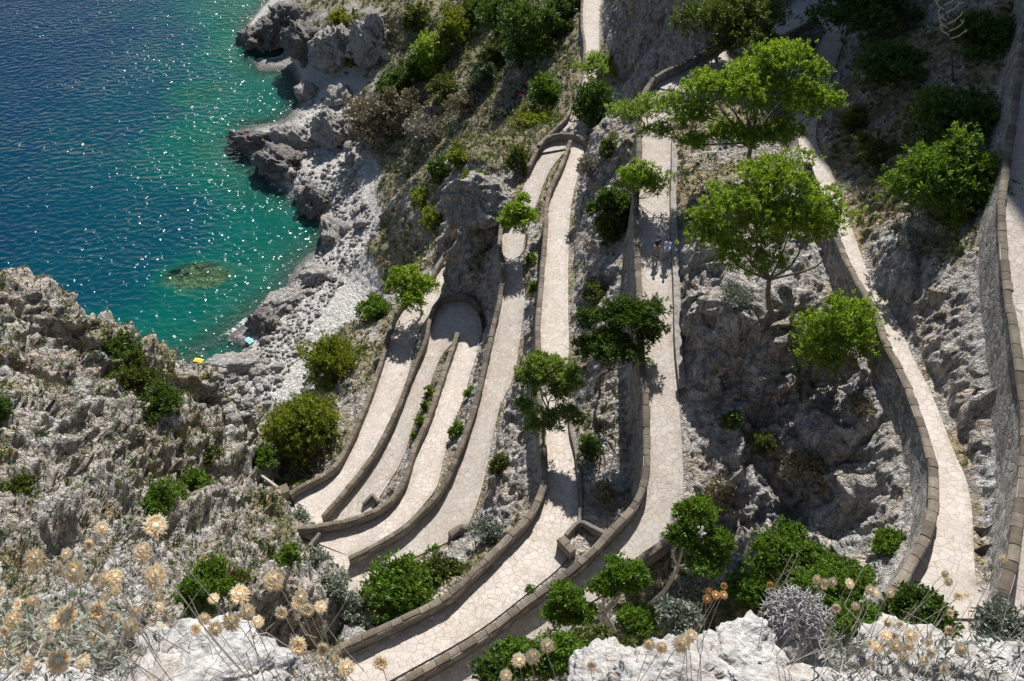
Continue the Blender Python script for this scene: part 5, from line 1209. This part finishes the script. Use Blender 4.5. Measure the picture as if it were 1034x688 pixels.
# tall dead agave stalk and its rosette on the shaded slope
def agave():
    b0 = hit(964, 80); t = np.dot(b0-CAMP, [0, S2, -S2]); px = t/FPX; root = thing('agave', b0, 'tall dead agave stalk with pale zigzag flower branches above a blue green rosette', 'agave')
    hd = math.hypot(b0[0], b0[1]); d = ray(952, 2); tp = CAMP+d*(hd/math.hypot(d[0], d[1])); top = tp-b0
    mb = MB(); P = spline([np.array([0, 0, -.3]), top*.5+[.1, 0, 0], top], .3); mb.tube(P, np.linspace(1.1*px, .5*px, len(P)), 6); mb.build('stalk', M['dead'], root, smooth=True)
    mb = MB(); r = random.Random(3)
    for k in range(9):
        s = P[int(len(P)*(.60+.045*k))-1]; sg = (-1)**k; q = s+np.array([sg*7*px, r.uniform(-2, 2)*px, 3*px]); e = q+np.array([sg*4*px, 0, 5*px]); mb.tube([s, q, e], [.75*px, .7*px, .6*px], 5)
        for j in range(3): mb.tube([e, e+np.array([r.uniform(-3, 3), r.uniform(-2, 2), r.uniform(0, 4)])*px], [.6*px, .5*px], 4)
    mb.build('flower_branches', M['straw'], root)
    c0 = hit(938, 92)-b0; V = []; F = []; n0 = 0
    for i in range(18):
        a = i*2.4; e = .35+.9*(i/18); L = 13*px; dd = np.array([math.cos(a)*math.cos(e), math.sin(a)*math.cos(e), math.sin(e)]); tn = np.array([-math.sin(a), math.cos(a), 0])*1.4*px
        V += [c0-tn*.8, c0+tn*.8, c0+dd*L*.5+tn, c0+dd*L*.5-tn, c0+dd*L+[0, 0, -.5*px]]; F += [(n0, n0+1, n0+2, n0+3), (n0+3, n0+2, n0+4)]; n0 += 5
    mesh_obj('leaves', V, F, M['agave'], root)
M['dead'] = plain('dead_stalk', (.12, .09, .07)); M['straw'] = plain('pale_dry_branch', (.62, .50, .36)); M['agave'] = plain('agave_leaf', (.19, .26, .24), .6)
agave()

# ------------------------------------------------------------------ people
M['skin'] = plain('skin', (.42, .25, .17), .6, .1); M['hair'] = plain('dark_hair', (.015, .012, .01), .5, .3); M['bluecloth'] = plain('light_blue_cloth', (.45, .58, .88), .85, .2); M['navy'] = plain('navy_cloth', (.02, .035, .09), .85, .2)
M['beige'] = plain('beige_cloth', (.40, .34, .27), .85, .2); M['shoe'] = plain('shoe', (.06, .05, .05), .7, .2); M['red'] = plain('red_cloth', (.45, .08, .06), .85, .2)
def skin_mesh(name, joints, bones, mat, parent, sub=1):
    keys = list(joints); me = bpy.data.meshes.new(name); idx = {k: i for i, k in enumerate(keys)}
    me.from_pydata([joints[k][0] for k in keys], [(idx[a], idx[b]) for a, b in bones], []); o = bpy.data.objects.new(name, me); C.objects.link(o)
    o.modifiers.new('skin', 'SKIN'); lay = me.skin_vertices[0].data if me.skin_vertices else None
    if lay is None:
        bm = bmesh.new(); bm.from_mesh(me); bm.verts.layers.skin.verify(); bm.to_mesh(me); bm.free(); lay = me.skin_vertices[0].data
    for k in keys:
        r = joints[k][1]; lay[idx[k]].radius = r if isinstance(r, tuple) else (r, r); lay[idx[k]].use_root = (idx[k] == 0)
    s = o.modifiers.new('sub', 'SUBSURF'); s.levels = sub; s.render_levels = sub
    bpy.context.view_layer.update(); dg = bpy.context.evaluated_depsgraph_get(); m2 = bpy.data.meshes.new_from_object(o.evaluated_get(dg)); m2.name = name
    o.modifiers.clear(); o.data = m2; m2.materials.clear(); m2.materials.append(mat); o.parent = parent
    m2.polygons.foreach_set('use_smooth', np.ones(len(m2.polygons), dtype=bool)); return o
def person(pos, rz, label, shirt, trousers, pose, scale=1., short=True, hair='hair', group=None):
    root = thing('person', pos, label, 'person', group); root.rotation_euler = (0, 0, rz); root.scale = (scale,)*3
    lean, step, arm = pose
    def L_(z): return lean*max(0, z-.9)
    J = {'pelvis': ((0, 0, .93), (.15, .11)), 'waist': ((0, L_(1.1), 1.10), (.125, .095)), 'chest': ((0, L_(1.32), 1.32), (.155, .11)), 'neckbase': ((0, L_(1.46), 1.46), (.075, .07)), 'neck': ((0, L_(1.54), 1.535), (.05, .052)),
         'jaw': ((0, L_(1.6)+.015, 1.60), (.062, .07)), 'head': ((0, L_(1.68)+.01, 1.68), (.078, .095)), 'crown': ((0, L_(1.75), 1.755), (.06, .07))}
    B = [('pelvis', 'waist'), ('waist', 'chest'), ('chest', 'neckbase'), ('neckbase', 'neck'), ('neck', 'jaw'), ('jaw', 'head'), ('head', 'crown')]
    for s, sx in (('l', -1), ('r', 1)):
        st = step*sx; ar = arm[0 if sx < 0 else 1]
        J.update({'hip'+s: ((sx*.095, 0, .86), .095), 'knee'+s: ((sx*.10, st*.5+.03, .49), .062), 'calf'+s: ((sx*.10, st*.75-.01, .32), .058), 'ankle'+s: ((sx*.10, st-.02, .09), .038), 'toe'+s: ((sx*.11, st+.14, .035), (.045, .03)),
                  'sh'+s: ((sx*.19, L_(1.4), 1.405), .06), 'el'+s: ((sx*.26, L_(1.15)+ar*.12, 1.14), .044), 'wr'+s: ((sx*.25, L_(.95)+ar*.38, .93+ar*.28), .031), 'palm'+s: ((sx*.25, L_(.9)+ar*.44, .855+ar*.32), (.038, .02))})
        B += [('pelvis', 'hip'+s), ('hip'+s, 'knee'+s), ('knee'+s, 'calf'+s), ('calf'+s, 'ankle'+s), ('ankle'+s, 'toe'+s), ('chest', 'sh'+s), ('sh'+s, 'el'+s), ('el'+s, 'wr'+s), ('wr'+s, 'palm'+s)]
        for k in range(4): J[f'f{k}'+s] = ((sx*.25+(k-1.5)*.019, L_(.85)+ar*.50+.02, .775+ar*.36+.01*abs(k-1.4)), .009); B.append(('palm'+s, f'f{k}'+s))
        J['th'+s] = ((sx*.25-sx*.03, L_(.88)+ar*.44+.05, .83+ar*.32), .010); B.append(('palm'+s, 'th'+s))
    body = skin_mesh('body', J, B, M['skin'], root)
    up = lambda k, f: (J[k][0], tuple(q*f for q in J[k][1]) if isinstance(J[k][1], tuple) else J[k][1]*f)
    sj = {k: up(k, 1.17) for k in ('chest', 'waist', 'pelvis', 'shl', 'shr', 'ell', 'elr')}
    for s in 'lr':
        a, b_ = np.array(J['sh'+s][0]), np.array(J['el'+s][0]); sj['el'+s] = (tuple(a*.35+b_*.65), .066)
    sj['neckbase'] = ((0, L_(1.44), 1.44), (.085, .08))
    skin_mesh('shirt', sj, [('pelvis', 'waist'), ('waist', 'chest'), ('chest', 'neckbase'), ('chest', 'shl'), ('chest', 'shr'), ('shl', 'ell'), ('shr', 'elr')], M[shirt], root)
    tj = {'pelvis': ((0, 0, .93), (.165, .125)), 'hipl': up('hipl', 1.15), 'hipr': up('hipr', 1.15)}; tb = [('pelvis', 'hipl'), ('pelvis', 'hipr')]
    for s in 'lr':
        a, b_ = np.array(J['hip'+s][0]), np.array(J['knee'+s][0]); tj['kn'+s] = (tuple(a*.15+b_*.85), .085); tb.append(('hip'+s, 'kn'+s))
        if not short: tj['an'+s] = (tuple(np.array(J['ankle'+s][0])+[0, 0, .04]), .058); tb.append(('kn'+s, 'an'+s))
    skin_mesh('trousers' if not short else 'shorts', tj, tb, M[trousers], root)
    h = Vector(J['head'][0]); bm = bmesh.new(); bmesh.ops.create_uvsphere(bm, u_segments=20, v_segments=14, radius=1.)
    for v in list(bm.verts):
        if v.co.z < -.55 or (v.co.y > .45 and v.co.z < .35): bm.verts.remove(v)
    for v in bm.verts: v.co = Vector((v.co.x*.095, v.co.y*.115-.012, v.co.z*.115+.035))+h
    me = bpy.data.meshes.new('hair'); bm.to_mesh(me); bm.free(); me.materials.append(M[hair]); o = bpy.data.objects.new('hair', me); C.objects.link(o); o.parent = root
    mb = MB()
    for sx in (-1, 1): mb.tube([h+Vector((sx*.03, .088, .015)), h+Vector((sx*.03, .1, .015))], [.013, .008], 6)
    mb.build('eyes', M['hair'], root)
    for sx in (-1, 1):
        a = np.array(J['ankle'+('l' if sx < 0 else 'r')][0]); mb = MB(); mb.tube([a+[0, -.05, -.045], a+[0, .05, -.045], a+[.01*sx, .19, -.058]], [.05, .052, .036], 8); mb.build('shoe', M['shoe'], root, smooth=True)
    return root
def road_z(u, v, tab): return np.interp(v, [a for a, _ in tab], [b for _, b in tab])
zf = -39.6
person(tuple(Wz(672, 261, zf)), 2.9, 'person in a light blue shirt walking beside the kerb, right of a companion in navy', 'bluecloth', 'bluecloth', (.10, .16, (.35, .5)), 1.14)
person(tuple(Wz(662, 259, zf)), -2.7, 'dark-haired person in a navy top walking on the left of a companion in light blue', 'navy', 'beige', (.05, -.14, (.3, .6)), 1.14)
for (u, v, lab, sh, rz) in [(269, 149, 'bather in red standing on the middle rocky point, left of a second one', 'red', 2.), (274, 150, 'bather standing on the middle rocky point, right of the one in red', 'skin', 1.2)]:
    p = hit(u, v); person(tuple(p), rz, lab, sh, 'navy', (.05, .1, (.2, .3)), 1.)
# things left on the beach
M['turq'] = plain('turquoise_towel', (.25, .62, .58), .9, .1); M['yellowc'] = plain('yellow_plastic', (.75, .55, .03), .6, .1); M['bluec'] = plain('blue_towel', (.05, .12, .3), .9, .1); M['strawm'] = plain('straw_mat', (.42, .33, .2), .9, .3)
def towel(u, v, w, l, mat, lab, rz):
    p = hit(u, v); n = 8; V = []; F = []
    for i in range(n+1):
        for j in range(n+1): 
            x, y = (i/n-.5)*w, (j/n-.5)*l; V.append((x, y, .35+.06*math.sin(x*5+1)+.05*math.cos(y*4))); 
    F = [(i*(n+1)+j, (i+1)*(n+1)+j, (i+1)*(n+1)+j+1, i*(n+1)+j+1) for i in range(n) for j in range(n)]
    o = mesh_obj('beach_towel', V, F, M[mat]); s = o.modifiers.new('thick', 'SOLIDIFY'); s.thickness = .04; o.location = p; o.rotation_euler = (0, 0, rz); tag(o, lab, 'towel', 'towels on the rocks')
towel(252, 345, 1.1, 2., 'turq', 'turquoise towel spread on the slab by the lower beach', .8)
towel(310, 87, 1.2, 2., 'yellowc', 'yellow towel on the boulder at the head of the cove', .4)
towel(201, 365, 1., 2., 'yellowc', 'yellow towel at the lower left end of the beach', 1.3)
towel(350, 75, 1., 1.8, 'bluec', 'blue towel in the shade below the tall boulders', .7)
p = hit(248, 363); mb = MB(); mb.tube([p+np.array([1.1*math.cos(a), 1.1*math.sin(a), .35]) for a in np.linspace(0, 2*math.pi, 20)], .16, 6); o = mb.build('straw_ring', M['strawm']); tag(o, 'round straw coloured ring lying beside the flat slab', 'ring')
p = hit(366, 161); bm = bmesh.new(); bmesh.ops.create_cone(bm, cap_ends=True, segments=24, radius1=2.3, radius2=2.1, depth=.7); me = bpy.data.meshes.new('round_slab'); bm.to_mesh(me); bm.free(); me.materials.append(M['mortar']); o = bpy.data.objects.new('round_slab', me); C.objects.link(o); o.location = p+np.array([0, 0, .3]); o.rotation_euler = (.2, 0, 0); tag(o, 'pale round concrete disc at the top of the boulder field', 'slab')
# ------------------------------------------------------------------ camera, sky and sun
cam = bpy.data.cameras.new('camera'); co = bpy.data.objects.new('camera', cam); C.objects.link(co)
co.location = (0, 0, CAMZ); co.rotation_euler = (math.radians(45), 0, 0)
cam.sensor_fit = 'HORIZONTAL'; cam.sensor_width = 36; cam.lens = 36*FPX/1034; cam.dof.use_dof = True; cam.dof.focus_distance = 55; cam.dof.aperture_fstop = 13; cam.clip_start = .05; cam.clip_end = 20000
bpy.context.scene.camera = co
sun = bpy.data.lights.new('sun', 'SUN'); so = bpy.data.objects.new('sun', sun); C.objects.link(so)
sd = Vector((math.sin(SUN_AZ)*math.cos(SUN_EL), math.cos(SUN_AZ)*math.cos(SUN_EL), math.sin(SUN_EL)))
so.rotation_euler = (-sd).to_track_quat('-Z', 'Y').to_euler(); so.location = (0, 0, 300)
sun.energy = 4.6; sun.angle = math.radians(.53); sun.color = (1., .965, .915)
wd = bpy.data.worlds.new('World'); bpy.context.scene.world = wd; wd.use_nodes = True
nt = wd.node_tree; sky = nt.nodes.new('ShaderNodeTexSky'); sky.sky_type = 'NISHITA'; sky.sun_disc = False
sky.sun_elevation = SUN_EL; sky.sun_rotation = SUN_AZ; sky.altitude = 100; sky.air_density = 1.; sky.dust_density = .6
bg = nt.nodes['Background']; nt.links.new(sky.outputs[0], bg.inputs[0]); bg.inputs[1].default_value = .06
sc = bpy.context.scene
sc.view_settings.view_transform = 'Standard'; sc.view_settings.look = 'None'; sc.view_settings.gamma = 1; sc.view_settings.exposure = .8
sc.render.engine = 'CYCLES'; sc.cycles.use_denoising = True; sc.cycles.max_bounces = 6; sc.cycles.transparent_max_bounces = 8
sc.cycles.sample_clamp_indirect = 6
